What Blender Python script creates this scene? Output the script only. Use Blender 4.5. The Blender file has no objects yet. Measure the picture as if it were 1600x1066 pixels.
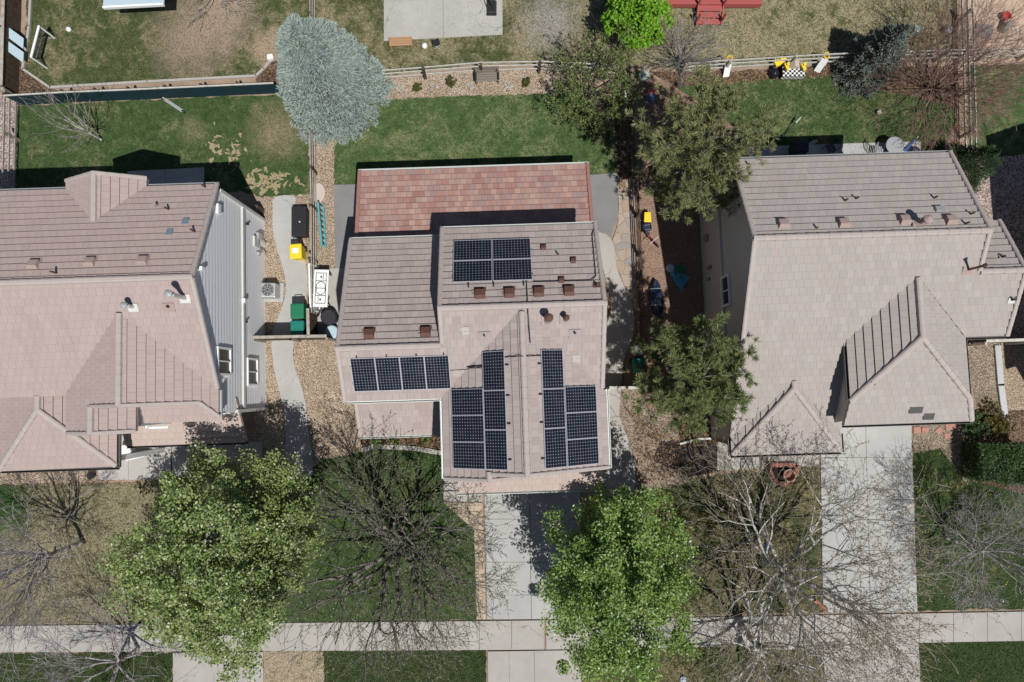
import bpy, bmesh, math, random
from mathutils import Vector, Matrix
import numpy as np

# ------------------------------------------------------------ camera, sky, sun, exposure
SC = bpy.context.scene
COL = SC.collection
CAM_H, CAM_F, TILT = 34.0, 1066.67, math.radians(3.9)
cd = bpy.data.cameras.new('drone_camera')
cd.lens, cd.sensor_width, cd.clip_end, cd.clip_start = 24.0, 36.0, 2000.0, 0.5
cam = bpy.data.objects.new('drone_camera', cd)
cam.location = (0, 0, CAM_H)
cam.rotation_euler = (TILT, 0, 0)
COL.objects.link(cam)
SC.camera = cam

SUN_EL, SUN_AZ = math.radians(61), math.radians(28)      # azimuth: from the bottom of the photo towards its right
wd = bpy.data.worlds.new('World'); SC.world = wd; wd.use_nodes = True
wn = wd.node_tree.nodes; wl = wd.node_tree.links
sky = wn.new('ShaderNodeTexSky'); sky.sky_type = 'NISHITA'; sky.sun_disc = False
sky.sun_elevation = SUN_EL
sky.sun_rotation = math.pi - SUN_AZ
sky.altitude = 1600
wl.new(sky.outputs[0], wn['Background'].inputs[0])
wn['Background'].inputs[1].default_value = 0.06
sl = bpy.data.lights.new('sun', 'SUN'); sl.energy = 4.55; sl.angle = math.radians(0.5); sl.color = (1, 0.98, 0.945)
so = bpy.data.objects.new('sun', sl); COL.objects.link(so)
sd = Vector((math.sin(SUN_AZ) * math.cos(SUN_EL), -math.cos(SUN_AZ) * math.cos(SUN_EL), math.sin(SUN_EL)))
so.rotation_euler = sd.to_track_quat('Z', 'Y').to_euler()
so.location = (10, -20, 60)
SC.view_settings.view_transform = 'Standard'
SC.view_settings.look = 'None'
SC.view_settings.exposure = 0.0
SC.view_settings.gamma = 1.0

# ------------------------------------------------------------ measuring helpers
def P(px, py, z=0.0):
    """real-world place of a measured photo point whose height is known"""
    u, v = (px - 800) / CAM_F, (533 - py) / CAM_F
    s, c = math.sin(TILT), math.cos(TILT)
    d = Vector((u, s + v * c, -c + v * s))
    t = (z - CAM_H) / d.z
    return Vector((d.x * t, d.y * t, z))
YAW = math.radians(1.9)                                  # the plots run 1.9 degrees off the photo's axes
CY, SY = math.cos(YAW), math.sin(YAW)
def W(x, y, z=0.0):
    return Vector((x * CY - y * SY, x * SY + y * CY, z))
def inv(v):
    return (v.x * CY + v.y * SY, -v.x * SY + v.y * CY)
rnd = random.Random(7)

# ------------------------------------------------------------ mesh builder
ORG = {}
class MB:
    def __init__(s): s.v = []; s.f = []; s.m = []; s.uv = {}
    def face(s, pts, m=0, uv=None):
        i = len(s.v); s.v += [tuple(p) for p in pts]
        s.f.append(tuple(range(i, i + len(pts)))); s.m.append(m)
        if uv: s.uv[len(s.f) - 1] = uv
    def hull(s, a, b, m=0, cap=True):
        """two equal rings joined by sides"""
        n = len(a); i = len(s.v); s.v += [tuple(p) for p in a] + [tuple(p) for p in b]
        for k in range(n):
            s.f.append((i + k, i + (k + 1) % n, i + n + (k + 1) % n, i + n + k)); s.m.append(m)
        if cap:
            s.f.append(tuple(i + n - 1 - k for k in range(n))); s.m.append(m)
            s.f.append(tuple(i + n + k for k in range(n))); s.m.append(m)
    def prism(s, pts, z0, z1, m=0):
        s.hull([(p[0], p[1], z0) for p in pts], [(p[0], p[1], z1) for p in pts], m)
    def box(s, c, d, rot=None, m=0):
        x, y, z = d[0] / 2, d[1] / 2, d[2] / 2
        R = rot if rot is not None else Matrix.Identity(3)
        c = Vector(c)
        f = lambda X, Y, Z: c + R @ Vector((X, Y, Z))
        s.hull([f(-x, -y, -z), f(x, -y, -z), f(x, y, -z), f(-x, y, -z)],
               [f(-x, -y, z), f(x, -y, z), f(x, y, z), f(-x, y, z)], m)
    def bar(s, p, q, w, h, m=0, up=Vector((0, 0, 1))):
        p, q = Vector(p), Vector(q); d = (q - p)
        if d.length < 1e-6: return
        d = d.normalized()
        if abs(d.dot(up)) > .99: up = Vector((0, 1, 0))
        a = d.cross(up).normalized() * w / 2; b = a.cross(d).normalized() * h / 2
        s.hull([p - a - b, p + a - b, p + a + b, p - a + b], [q - a - b, q + a - b, q + a + b, q - a + b], m)
    def tube(s, p, q, r0, r1=None, n=8, m=0, cap=True):
        p, q = Vector(p), Vector(q); r1 = r0 if r1 is None else r1
        d = q - p
        if d.length < 1e-6: return
        d = d.normalized()
        a = d.cross(Vector((.3, .2, 1)) if abs(d.z) < .9 else Vector((1, .1, 0))).normalized(); b = d.cross(a)
        A = [p + (a * math.cos(t) + b * math.sin(t)) * r0 for t in [2 * math.pi * k / n for k in range(n)]]
        B = [q + (a * math.cos(t) + b * math.sin(t)) * r1 for t in [2 * math.pi * k / n for k in range(n)]]
        s.hull(A, B, m, cap)
    def path(s, pts, r, n=6, m=0):
        for a, b in zip(pts, pts[1:]): s.tube(a, b, r, r, n, m)
    def lathe(s, c, prof, n=16, m=0, sx=1, sy=1):
        c = Vector(c); rings = []
        for r, z in prof:
            rings.append([c + Vector((r * sx * math.cos(2 * math.pi * k / n), r * sy * math.sin(2 * math.pi * k / n), z)) for k in range(n)])
        i = len(s.v)
        for R in rings: s.v += [tuple(p) for p in R]
        for j in range(len(rings) - 1):
            for k in range(n):
                s.f.append((i + j * n + k, i + j * n + (k + 1) % n, i + (j + 1) * n + (k + 1) % n, i + (j + 1) * n + k)); s.m.append(m)
        s.f.append(tuple(i + n - 1 - k for k in range(n))); s.m.append(m)
        s.f.append(tuple(i + (len(rings) - 1) * n + k for k in range(n))); s.m.append(m)
    def arr(s, V, F, m=0):
        i = len(s.v); s.v += [tuple(p) for p in V]; s.f += [tuple(int(k) + i for k in f) for f in F]; s.m += [m] * len(F)
    def build(s, name, mats, parent=None, loc=None, smooth=False, bevel=0):
        o0 = ORG[parent] if parent is not None else Vector(loc if loc is not None else (0, 0, 0))
        me = bpy.data.meshes.new(name)
        V = np.array(s.v, dtype=float).reshape(-1, 3) - np.array(o0)
        me.from_pydata(V.tolist(), [], s.f)
        if not isinstance(mats, (list, tuple)): mats = [mats]
        for m in mats: me.materials.append(m)
        if len(mats) > 1: me.polygons.foreach_set('material_index', s.m)
        if s.uv:
            ul = me.uv_layers.new(name='UVMap')
            for fi, uv in s.uv.items():
                for k, li in enumerate(me.polygons[fi].loop_indices): ul.data[li].uv = uv[k]
        if smooth: me.polygons.foreach_set('use_smooth', [True] * len(me.polygons))
        me.update()
        o = bpy.data.objects.new(name, me); COL.objects.link(o); ORG[o] = o0
        if parent is not None: o.parent = parent
        else: o.location = o0
        if bevel:
            b = o.modifiers.new('bevel', 'BEVEL'); b.width = bevel; b.segments = 2; b.limit_method = 'ANGLE'
        return o
def tag(o, label=None, cat=None, group=None, kind=None):
    if label: o['label'] = label
    if cat: o['category'] = cat
    if group: o['group'] = group
    if kind: o['kind'] = kind
    return o
def empty(name, loc, label, cat, group=None):
    o = bpy.data.objects.new(name, None); COL.objects.link(o); o.location = loc; o.empty_display_size = .2
    ORG[o] = Vector(loc); return tag(o, label, cat, group)
def copy_tree(o, parent=None):
    c = o.copy(); COL.objects.link(c); ORG[c] = ORG[o]
    if parent is not None: c.parent = parent
    for ch in [x for x in SC.objects if x.parent == o]: copy_tree(ch, c)
    return c

# ------------------------------------------------------------ materials
class NT:
    def __init__(s, name, rough=.85, spec=.3):
        s.mat = bpy.data.materials.new(name); s.mat.use_nodes = True
        s.t = s.mat.node_tree; s.b = s.t.nodes['Principled BSDF']
        s.b.inputs['Roughness'].default_value = rough
        s.b.inputs['Specular IOR Level'].default_value = spec
    def n(s, typ, **kw):
        nd = s.t.nodes.new('ShaderNode' + typ)
        for k, v in kw.items():
            if k in nd.inputs.keys(): nd.inputs[k].default_value = v
            else: setattr(nd, k, v)
        return nd
    def l(s, a, b): s.t.links.new(a, b)
    def pos(s): return s.n('NewGeometry').outputs['Position']
    def noise(s, vec, scale, det=4, rough=.6, dist=0):
        nd = s.n('TexNoise'); nd.inputs['Scale'].default_value = scale; nd.inputs['Detail'].default_value = det
        nd.inputs['Roughness'].default_value = rough; nd.inputs['Distortion'].default_value = dist
        if vec is not None: s.l(vec, nd.inputs['Vector'])
        return nd.outputs['Fac']
    def ramp(s, fac, stops, interp='LINEAR'):
        r = s.n('ValToRGB'); r.color_ramp.interpolation = interp
        e = r.color_ramp.elements
        while len(e) < len(stops): e.new(.5)
        for k, (p, c) in enumerate(stops):
            e[k].position = p; e[k].color = (*c, 1) if len(c) == 3 else c
        s.l(fac, r.inputs[0]); return r.outputs[0]
    def mix(s, fac, a, b, mode='MIX'):
        m = s.n('Mix'); m.data_type = 'RGBA'; m.blend_type = mode
        for v, i in ((fac, 0), (a, 6), (b, 7)):
            if isinstance(v, (int, float)): m.inputs[i].default_value = v
            elif isinstance(v, tuple): m.inputs[i].default_value = (*v, 1)
            else: s.l(v, m.inputs[i])
        return m.outputs[2]
    def math(s, op, a, b=None, c=None):
        m = s.n('Math'); m.operation = op
        for i, v in enumerate((a, b, c)):
            if v is None: continue
            if isinstance(v, (int, float)): m.inputs[i].default_value = v
            else: s.l(v, m.inputs[i])
        return m.outputs[0]
    def mapr(s, v, a, b, c=0., d=1.):
        m = s.n('MapRange'); s.l(v, m.inputs[0])
        for i, x in zip((1, 2, 3, 4), (a, b, c, d)): m.inputs[i].default_value = x
        return m.outputs[0]
    def col(s, c):
        if isinstance(c, tuple): s.b.inputs['Base Color'].default_value = (*c, 1)
        else: s.l(c, s.b.inputs['Base Color'])
        return s
    def bump(s, h, strength=.3, dist=.02):
        b = s.n('Bump'); b.inputs['Strength'].default_value = strength; b.inputs['Distance'].default_value = dist
        s.l(h, b.inputs['Height']); s.l(b.outputs[0], s.b.inputs['Normal']); return s

def plain(name, c, rough=.7, spec=.3, metal=0, vary=.12, scale=6):
    t = NT(name, rough, spec)
    f = t.noise(t.pos(), scale, 5)
    t.col(t.mix(f, tuple(x * (1 - vary) for x in c), tuple(min(1, x * (1 + vary)) for x in c)))
    t.b.inputs['Metallic'].default_value = metal
    return t.mat

def grass_mat(name, dark, light, dry, dryness=.4, dscale=.35, spots=(), flowers=0):
    t = NT(name, .9, .15); p = t.pos()
    fine = t.noise(p, 16, 6, .75); mid = t.noise(p, 2.6, 5, .65); big = t.noise(p, dscale, 4, .6, .6)
    tuft = t.noise(p, 6.0, 5, .75); clump = t.noise(p, 1.15, 5, .68, .8)
    green = t.mix(t.mapr(mid, .36, .64), dark, light)
    dr = t.mix(t.mapr(fine, .35, .65), tuple(c * .72 for c in dry), tuple(min(1, c * 1.25) for c in dry))
    m = t.math('ADD', t.math('ADD', t.math('MULTIPLY', big, .34), t.math('MULTIPLY', clump, .38)), t.math('MULTIPLY', tuft, .28))
    edge = .5 + (.5 - dryness) * .42
    c = t.mix(t.mapr(m, edge - .045, edge + .05), green, dr)
    c = t.mix(t.mapr(t.noise(p, 1.7, 5, .7, .5), .55, .68, 0, .55), c, tuple(x * .72 for x in dark))
    for (sx, sy, sr, sc, soft) in spots:
        v = t.n('VectorMath'); v.operation = 'DISTANCE'; t.l(p, v.inputs[0]); v.inputs[1].default_value = (sx, sy, 0)
        d = t.math('ADD', v.outputs['Value'], t.math('MULTIPLY', t.math('SUBTRACT', t.noise(p, 1.4, 6, .75), .5), sr * 2.2))
        c = t.mix(t.mapr(d, sr * (1 - soft), sr * (1 + soft), 1, 0), c, t.mix(fine, tuple(x * .8 for x in sc), tuple(x * 1.2 for x in sc)))
    sh = t.mapr(fine, .3, .7, .5, 1.45)
    mm = t.n('Mix'); mm.data_type = 'RGBA'; mm.blend_type = 'MULTIPLY'; mm.inputs[0].default_value = 1
    t.l(c, mm.inputs[6]); t.l(sh, mm.inputs[7])
    c = mm.outputs[2]
    if flowers:
        vo = t.n('TexVoronoi'); vo.inputs['Scale'].default_value = 2.2; t.l(p, vo.inputs['Vector'])
        c = t.mix(t.math('LESS_THAN', vo.outputs['Distance'], .05 * flowers), c, (.6, .5, .05))
    t.col(c); t.bump(fine, .9, .06)
    return t.mat

def gravel_mat(name, cols, scale=14, bump=.9):
    t = NT(name, .85, .2); p = t.pos()
    v = t.n('TexVoronoi'); v.inputs['Scale'].default_value = scale; t.l(p, v.inputs['Vector'])
    sep = t.n('SeparateColor'); t.l(v.outputs['Color'], sep.inputs[0])
    c = t.ramp(sep.outputs[0], [(i / (len(cols) - 1), k) for i, k in enumerate(cols)])
    big = t.noise(p, .9, 4)
    c = t.mix(t.mapr(big, .35, .7, 0, .4), c, tuple(x * .75 for x in cols[0]))
    gap = t.mapr(v.outputs['Distance'], .38, .62, 1, .45)
    mm = t.n('Mix'); mm.data_type = 'RGBA'; mm.blend_type = 'MULTIPLY'; mm.inputs[0].default_value = 1
    t.l(c, mm.inputs[6]); t.l(gap, mm.inputs[7])
    t.col(mm.outputs[2]); t.bump(t.math('SUBTRACT', 1, v.outputs['Distance']), bump, .04)
    return t.mat

def concrete_mat(name, c, stain=.25, tint=(.5, .42, .33)):
    t = NT(name, .9, .2); p = t.pos()
    a = t.noise(p, .7, 6, .65); b = t.noise(p, 9, 6, .7); f = t.noise(p, 60, 3, .7)
    k = t.mix(t.mapr(a, .3, .7), tuple(x * .88 for x in c), tuple(x * 1.08 for x in c))
    k = t.mix(t.mapr(b, .55, .8, 0, stain), k, tuple(x * y * 1.5 for x, y in zip(c, tint)))
    k = t.mix(t.mapr(f, .3, .7, 0, .18), k, tuple(x * .7 for x in c))
    v = t.noise(p, .9, 4, .55, 3.0)                                      # old run-off marks
    k = t.mix(t.mapr(v, .62, .75, 0, stain * .7), k, tuple(x * .72 for x in c))
    wv = t.n('VectorMath'); wv.operation = 'ADD'; t.l(p, wv.inputs[0])
    wn_ = t.n('TexNoise'); wn_.inputs['Scale'].default_value = 1.3; wn_.inputs['Detail'].default_value = 5; t.l(p, wn_.inputs['Vector']); t.l(wn_.outputs['Color'], wv.inputs[1])
    cr = t.n('TexVoronoi'); cr.feature = 'DISTANCE_TO_EDGE'; cr.inputs['Scale'].default_value = .22; t.l(wv.outputs[0], cr.inputs['Vector'])
    k = t.mix(t.math('MULTIPLY', t.math('LESS_THAN', cr.outputs['Distance'], .0035), t.mapr(t.noise(p, .35, 2), .5, .56, 0, .6)), k, tuple(x * .35 for x in c))   # hairline cracks
    k = t.mix(t.mapr(t.noise(p, 1.9, 2, .4), .72, .8, 0, .35), k, tuple(x * .5 for x in c))                        # oil and leaf spots
    t.col(k); t.bump(f, .15, .01); return t.mat

def tile_mat(name, cols, joint=(.12, .1, .095), bw=.30, rh=.33, rough=.85, blotch=(.35, .315, .265), bl=.35, jk=.75):
    t = NT(name, rough, .25)
    uv = t.n('UVMap'); p = t.pos()
    br = t.n('TexBrick'); t.l(uv.outputs[0], br.inputs['Vector'])
    br.offset = .5; br.inputs['Scale'].default_value = 1
    br.inputs['Brick Width'].default_value = bw; br.inputs['Row Height'].default_value = rh
    br.inputs['Mortar Size'].default_value = .0045; br.inputs['Mortar Smooth'].default_value = .2; br.inputs['Bias'].default_value = 0
    br.inputs['Color1'].default_value = (0, 0, 0, 1); br.inputs['Color2'].default_value = (1, 1, 1, 1); br.inputs['Mortar'].default_value = (.5, .5, .5, 1)
    c = t.ramp(br.outputs['Color'], [(i / (len(cols) - 1), k) for i, k in enumerate(cols)])
    n = t.noise(p, .45, 5, .6); f = t.noise(p, 24, 5, .7)
    c = t.mix(t.mapr(n, .45, .75, 0, bl), c, blotch)
    c = t.mix(t.mapr(f, .3, .75, 0, .25), c, tuple(x * .7 for x in cols[0]))
    c = t.mix(t.math('MULTIPLY', br.outputs['Fac'], jk), c, joint)
    stk = t.n('Mapping'); stk.inputs['Scale'].default_value = (3.2, .22, 1); t.l(uv.outputs[0], stk.inputs[0])
    c = t.mix(t.mapr(t.noise(stk.outputs[0], 1.0, 5, .65), .5, .78, 0, .32), c, tuple(x * .68 for x in cols[0]))   # run-off streaks down the slope
    t.col(c); t.bump(f, .25, .01); return t.mat

def bark_mat(name, c1, c2, scale=9):
    t = NT(name, .9, .15); f = t.noise(t.pos(), scale, 5, .7)
    t.col(t.mix(t.mapr(f, .35, .65), c1, c2)); t.bump(f, .5, .02); return t.mat

def leaf_mat(name, cols, rough=.5, spec=.35, trans=.3):
    t = NT(name, rough, spec)
    g = t.n('NewGeometry')
    c = t.ramp(g.outputs['Random Per Island'], [(i / (len(cols) - 1), k) for i, k in enumerate(cols)])
    n = t.noise(g.outputs['Position'], .8, 3)
    c = t.mix(t.mapr(n, .3, .7, 0, .35), c, cols[len(cols) // 2])
    t.col(c)
    tr = t.n('BsdfTranslucent'); t.l(c, tr.inputs[0])
    mx = t.n('MixShader'); mx.inputs[0].default_value = trans
    out = t.t.nodes['Material Output']
    t.l(t.b.outputs[0], mx.inputs[1]); t.l(tr.outputs[0], mx.inputs[2]); t.l(mx.outputs[0], out.inputs[0])
    return t.mat

M = {}
M['conc'] = concrete_mat('pale_concrete', (.41, .402, .38), .45)
M['conc_warm'] = concrete_mat('warm_concrete', (.40, .375, .34), .45)
M['conc_dark'] = concrete_mat('stamped_grey_concrete', (.22, .215, .21), .55, (.55, .5, .45))
M['conc_old'] = concrete_mat('old_concrete', (.42, .40, .37), .5)
M['court'] = concrete_mat('court_concrete', (.42, .405, .37), .3)
M['gravel'] = gravel_mat('river_gravel', [(.34, .24, .16), (.50, .37, .255), (.60, .475, .345), (.44, .335, .25), (.66, .555, .44), (.54, .40, .28)], 17)
M['gravel_grey'] = gravel_mat('mixed_gravel', [(.25, .185, .135), (.38, .295, .21), (.48, .39, .295), (.32, .25, .19), (.42, .33, .245)], 15)
M['gravel_pink'] = gravel_mat('pink_gravel', [(.34, .24, .2), (.5, .39, .33), (.6, .5, .44), (.4, .3, .27)], 11)
M['litter'] = gravel_mat('leaf_litter_mulch', [(.07, .045, .03), (.17, .10, .065), (.25, .17, .11), (.11, .07, .05), (.3, .2, .13)], 11)
M['mulch'] = gravel_mat('dark_mulch', [(.03, .025, .024), (.07, .055, .05), (.10, .075, .06), (.05, .04, .04)], 13)
M['redchip'] = gravel_mat('brown_bark_chips', [(.32, .205, .15), (.39, .255, .185), (.44, .30, .225), (.36, .24, .17)], 30, .5)
def flag_mat():
    t = NT('flagstone', .85, .2); p = t.pos()
    v = t.n('TexVoronoi'); v.inputs['Scale'].default_value = 1.9; t.l(p, v.inputs['Vector'])
    e = t.n('TexVoronoi'); e.feature = 'DISTANCE_TO_EDGE'; e.inputs['Scale'].default_value = 1.9; t.l(p, e.inputs['Vector'])
    s = t.n('SeparateColor'); t.l(v.outputs['Color'], s.inputs[0])
    c = t.ramp(s.outputs[0], [(0, (.36, .27, .2)), (.35, (.40, .34, .29)), (.55, (.25, .25, .255)), (.8, (.43, .33, .25)), (1, (.33, .30, .28))])
    f = t.noise(p, 14, 5, .7); c = t.mix(t.mapr(f, .35, .7, 0, .35), c, (.27, .21, .16))
    g = t.mapr(t.math('ADD', e.outputs['Distance'], t.math('MULTIPLY', f, .03)), .03, .075, 0, 1)
    t.col(t.mix(g, t.mix(f, (.22, .16, .11), (.44, .34, .24)), c)); t.bump(g, .6, .03); return t.mat
M['flag'] = flag_mat()
M['paver'] = tile_mat('tan_pavers', [(.46, .36, .27), (.52, .42, .32), (.42, .32, .24)], (.2, .16, .12), .3, .3)
def dirt_mat():
    t = NT('bare_soil', .95, .1); p = t.pos(); f = t.noise(p, 14, 7, .75); a = t.noise(p, 1.2, 5)
    c = t.mix(t.mapr(a, .35, .65), (.30, .215, .15), (.40, .30, .22))
    c = t.mix(t.mapr(f, .4, .7, 0, .7), c, (.17, .12, .085)); t.col(c); t.bump(f, .6, .04); return t.mat
M['dirt'] = dirt_mat()
M['sand'] = plain('dry_sand', (.46, .345, .255), .95, .1, vary=.14, scale=3)
pink = [(.335, .275, .255), (.40, .33, .305), (.36, .305, .28), (.41, .345, .315), (.345, .28, .26), (.42, .36, .325)]
M['tile'] = tile_mat('taupe_roof_tile', pink)
M['tile_L'] = tile_mat('pink_taupe_roof_tile', [(.380, .294, .273), (.404, .314, .291), (.389, .309, .282), (.418, .328, .296)], blotch=(.399, .318, .268))
M['tile_R'] = tile_mat('beige_taupe_roof_tile', [(.345, .310, .283), (.368, .329, .302), (.373, .320, .293), (.391, .352, .321), (.354, .320, .293)], blotch=(.350, .324, .283))
M['tile_red'] = tile_mat('red_blend_roof_tile', [(0.282, 0.150, 0.125), (0.348, 0.189, 0.159), (0.395, 0.249, 0.207), (0.310, 0.214, 0.197), (0.423, 0.289, 0.226), (0.329, 0.174, 0.149), (0.292, 0.224, 0.212)], (0.094, 0.060, 0.053), blotch=(0.348, 0.224, 0.183), jk=.9, bw=.28, rh=.30)
M['tile_salmon'] = tile_mat('salmon_roof_tile', [(.43, .34, .30), (.46, .365, .325), (.42, .33, .295), (.45, .37, .33)], blotch=(.44, .37, .31))
M['cap'] = plain('ridge_tile', (.40, .345, .315), .85, .25, vary=.14, scale=3)
M['gutter_w'] = plain('white_gutter', (.68, .70, .66), .45, .4, vary=.05)
M['gutter_d'] = plain('dark_gutter', (.10, .09, .085), .5, .4)
M['gutter_g'] = plain('grey_gutter', (.36, .37, .37), .5, .4)
M['fascia'] = plain('pale_trim', (.55, .54, .5), .6)
M['siding'] = plain('grey_lap_siding', (.74, .75, .76), .7, .3, vary=.05, scale=2)
M['white'] = plain('white_paint', (.78, .78, .76), .5, .4, vary=.04)
M['stucco'] = plain('beige_stucco', (.54, .50, .43), .9, .1, vary=.05, scale=2)
M['stucco_c'] = plain('tan_stucco', (.40, .34, .28), .9, .1, vary=.06, scale=2)
M['glass'] = plain('dark_window_glass', (.012, .016, .02), .3, .3, vary=.2)
M['brown_metal'] = plain('rusty_brown_metal', (.12, .06, .045), .7, .3, vary=.3, scale=14)
M['tile_box'] = plain('clay_vent', (.34, .255, .225), .85)
M['galv'] = plain('galvanised_metal', (.52, .52, .52), .45, .5, metal=.5)
M['flash'] = plain('grey_flashing', (.33, .27, .26), .7)
M['black'] = plain('black_plastic', (.02, .02, .022), .5, .4)
M['black_m'] = plain('black_metal', (.025, .025, .03), .45, .5)
M['slate'] = plain('blue_grey_slate', (.16, .22, .25), .6)
M['patch'] = plain('charcoal_tile', (.075, .075, .075), .8)
M['wood'] = bark_mat('weathered_fence_wood', (.28, .25, .21), (.44, .40, .34), 5)
M['wood_dark'] = bark_mat('dark_stained_wood', (.055, .04, .03), (.12, .085, .06), 5)
M['wood_brown'] = bark_mat('brown_plank', (.2, .125, .075), (.34, .22, .14), 5)
M['wood_pale'] = bark_mat('bleached_rail', (.40, .385, .34), (.58, .56, .50), 5)
M['screen'] = plain('dark_teal_screen', (.012, .035, .045), .75, .2)
def solar_mat():
    t = NT('solar_cells', .18, .5)
    uv = t.n('UVMap'); s = t.n('SeparateXYZ'); t.l(uv.outputs[0], s.inputs[0])
    fx = t.math('ABSOLUTE', t.math('SUBTRACT', t.math('FRACT', s.outputs[0]), .5))
    fy = t.math('ABSOLUTE', t.math('SUBTRACT', t.math('FRACT', s.outputs[1]), .5))
    line = t.math('GREATER_THAN', t.math('MAXIMUM', fx, fy), .462)
    dia = t.math('GREATER_THAN', t.math('ADD', fx, fy), .84)
    n = t.noise(t.pos(), .9, 5); oi = t.n('ObjectInfo')
    c = t.mix(n, (.0025, .0035, .008), (.0055, .0085, .018)); c = t.mix(t.math('MULTIPLY', oi.outputs['Random'], .7), c, (.009, .011, .019))
    dust = t.mapr(t.noise(t.pos(), 3.5, 6, .7), .45, .8, 0, .10); c = t.mix(dust, c, (.25, .22, .19))
    t.l(t.mapr(t.noise(t.pos(), 2, 4), .3, .7, .12, .34), t.b.inputs['Roughness'])
    c = t.mix(t.math('MULTIPLY', line, .55), c, (.12, .135, .16))
    c = t.mix(dia, c, (.32, .345, .38))
    t.col(c); return t.mat
M['solar'] = solar_mat()

# ------------------------------------------------------------ ground, lawns, paths
def densify(pts, step=.35, jit=0.0, seed=1):
    r = random.Random(seed); out = []
    n = len(pts)
    for i in range(n):
        a, b = Vector(pts[i]), Vector(pts[(i + 1) % n]); k = max(1, int((b - a).length / step))
        nrm = Vector((-(b - a).y, (b - a).x, 0)).normalized() if (b - a).length else Vector((0, 0, 0))
        for j in range(k):
            out.append(a.lerp(b, j / k) + (nrm * r.uniform(-jit, jit) if j else Vector((0, 0, 0))))
    return out
def sheet(name, px, z, mat, kind='structure', jit=0.0, thick=0, seed=1, local=None, step=.35):
    pts = [P(x, y, 0) for x, y in px] if local is None else [W(x, y) for x, y in local]
    if name == 'garden_path':                                          # poured in smooth curves
        n = len(pts); out = []
        for i in range(n):
            a, b, c, d = pts[i - 1], pts[i], pts[(i + 1) % n], pts[(i + 2) % n]
            if (c - b).length < .8 and abs((c - b).y) < abs((c - b).x): out.append(b); continue
            for k in range(5):
                t = k / 5; out.append(.5 * (2 * b + (c - a) * t + (2 * a - 5 * b + 4 * c - d) * t * t + (3 * b - a - 3 * c + d) * t * t * t))
        pts = out
    if jit: pts = densify(pts, step, jit, seed)
    mb = MB(); pts = [Vector((p.x, p.y, z)) for p in pts]
    ar = sum(a.x * b.y - b.x * a.y for a, b in zip(pts, pts[1:] + pts[:1]))
    if ar < 0: pts.reverse()
    if thick: mb.prism(pts, z - thick, z)
    else: mb.face(pts)
    o = mb.build(name, mat)
    return tag(o, kind=kind)
def slabs(name, px4, nu, nv, z, mat, gap=.018, thick=.05, us=None, vs=None):
    """poured slabs with open joints between them"""
    A, B, C, D = [P(x, y, 0) for x, y in px4]; mb = MB()
    us = us or [i / nu for i in range(nu + 1)]; vs = vs or [i / nv for i in range(nv + 1)]
    f = lambda u, v: A.lerp(B, u).lerp(D.lerp(C, u), v)
    for u0, u1 in zip(us, us[1:]):
        for v0, v1 in zip(vs, vs[1:]):
            q = [f(u0, v0), f(u1, v0), f(u1, v1), f(u0, v1)]; c = sum(q, Vector()) / 4
            q = [p + (c - p).normalized() * gap * .7 for p in q]
            dz = rnd.uniform(-.003, .003)
            if sum(a.x * b.y - b.x * a.y for a, b in zip(q, q[1:] + q[:1])) < 0: q.reverse()
            mb.prism(q, z - thick, z + dz)
    return tag(mb.build(name, mat), kind='structure')

g = MB(); g.face([(-220, -220, 0), (220, -220, 0), (220, 220, 0), (-220, 220, 0)])
tag(g.build('ground', M['dirt']), kind='structure')

G1 = ((.030, .058, .018), (.060, .100, .030)); DRY = (.30, .255, .155)
def pw(x, y): p = P(x, y); return (p.x, p.y)
gm = {}
gm['nw'] = grass_mat('patchy_olive_lawn', (.042, .062, .022), (.085, .105, .04), (.23, .20, .115), .42, .5,
    spots=[(*pw(300, 62), 1.7, (.29, .22, .16), .6), (*pw(345, 25), 1.6, (.33, .25, .185), .5), (*pw(425, 75), 1.0, (.36, .27, .19), .4)])
gm['n'] = grass_mat('tan_olive_lawn', (.045, .062, .022), (.09, .105, .04), (.27, .23, .135), .50, .45,
    spots=[(*pw(860, 35), 1.3, (.30, .28, .24), .6), (*pw(930, 70), 1.2, (.3, .24, .16), .5)])
gm['ne'] = grass_mat('dormant_lawn', (.05, .072, .024), (.10, .115, .045), (.29, .25, .15), .60, .55)
gm['w'] = grass_mat('worn_green_lawn', (.036, .070, .023), (.075, .115, .040), (.21, .20, .11), .36, .4,
    spots=[(*pw(432, 205), 1.1, (.24, .20, .12), .75), (*pw(300, 205), .5, (.17, .165, .085), .9)])
gm['c'] = grass_mat('lush_back_lawn', (.046, .086, .028), (.090, .142, .050), (.18, .20, .09), .44, .5)
gm['e'] = grass_mat('green_back_lawn', (.040, .074, .024), (.080, .124, .044), (.19, .19, .09), .40, .6)
gm['fw'] = grass_mat('brown_front_lawn', (.06, .078, .03), (.115, .125, .055), (.25, .215, .135), .68, .5,
    spots=[(*pw(5, 790), 1.4, (.03, .07, .02), .4)])
gm['fc'] = grass_mat('deep_green_front_lawn', (.038, .070, .021), (.076, .118, .038), (.15, .165, .07), .34, .5)
gm['fe'] = grass_mat('olive_front_lawn', (.035, .055, .018), (.07, .09, .03), (.20, .17, .09), .50, .5)
gm['ffe'] = grass_mat('green_front_lawn', (.030, .054, .018), (.058, .088, .03), (.16, .145, .07), .36, .5, flowers=1.3)
gm['pw'] = grass_mat('green_parkway', (.03, .052, .018), (.056, .084, .028), (.17, .15, .075), .3, .5)
gm['pwd'] = grass_mat('dry_parkway', (.06, .07, .03), (.11, .11, .05), (.34, .275, .19), .9, .7)

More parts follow.
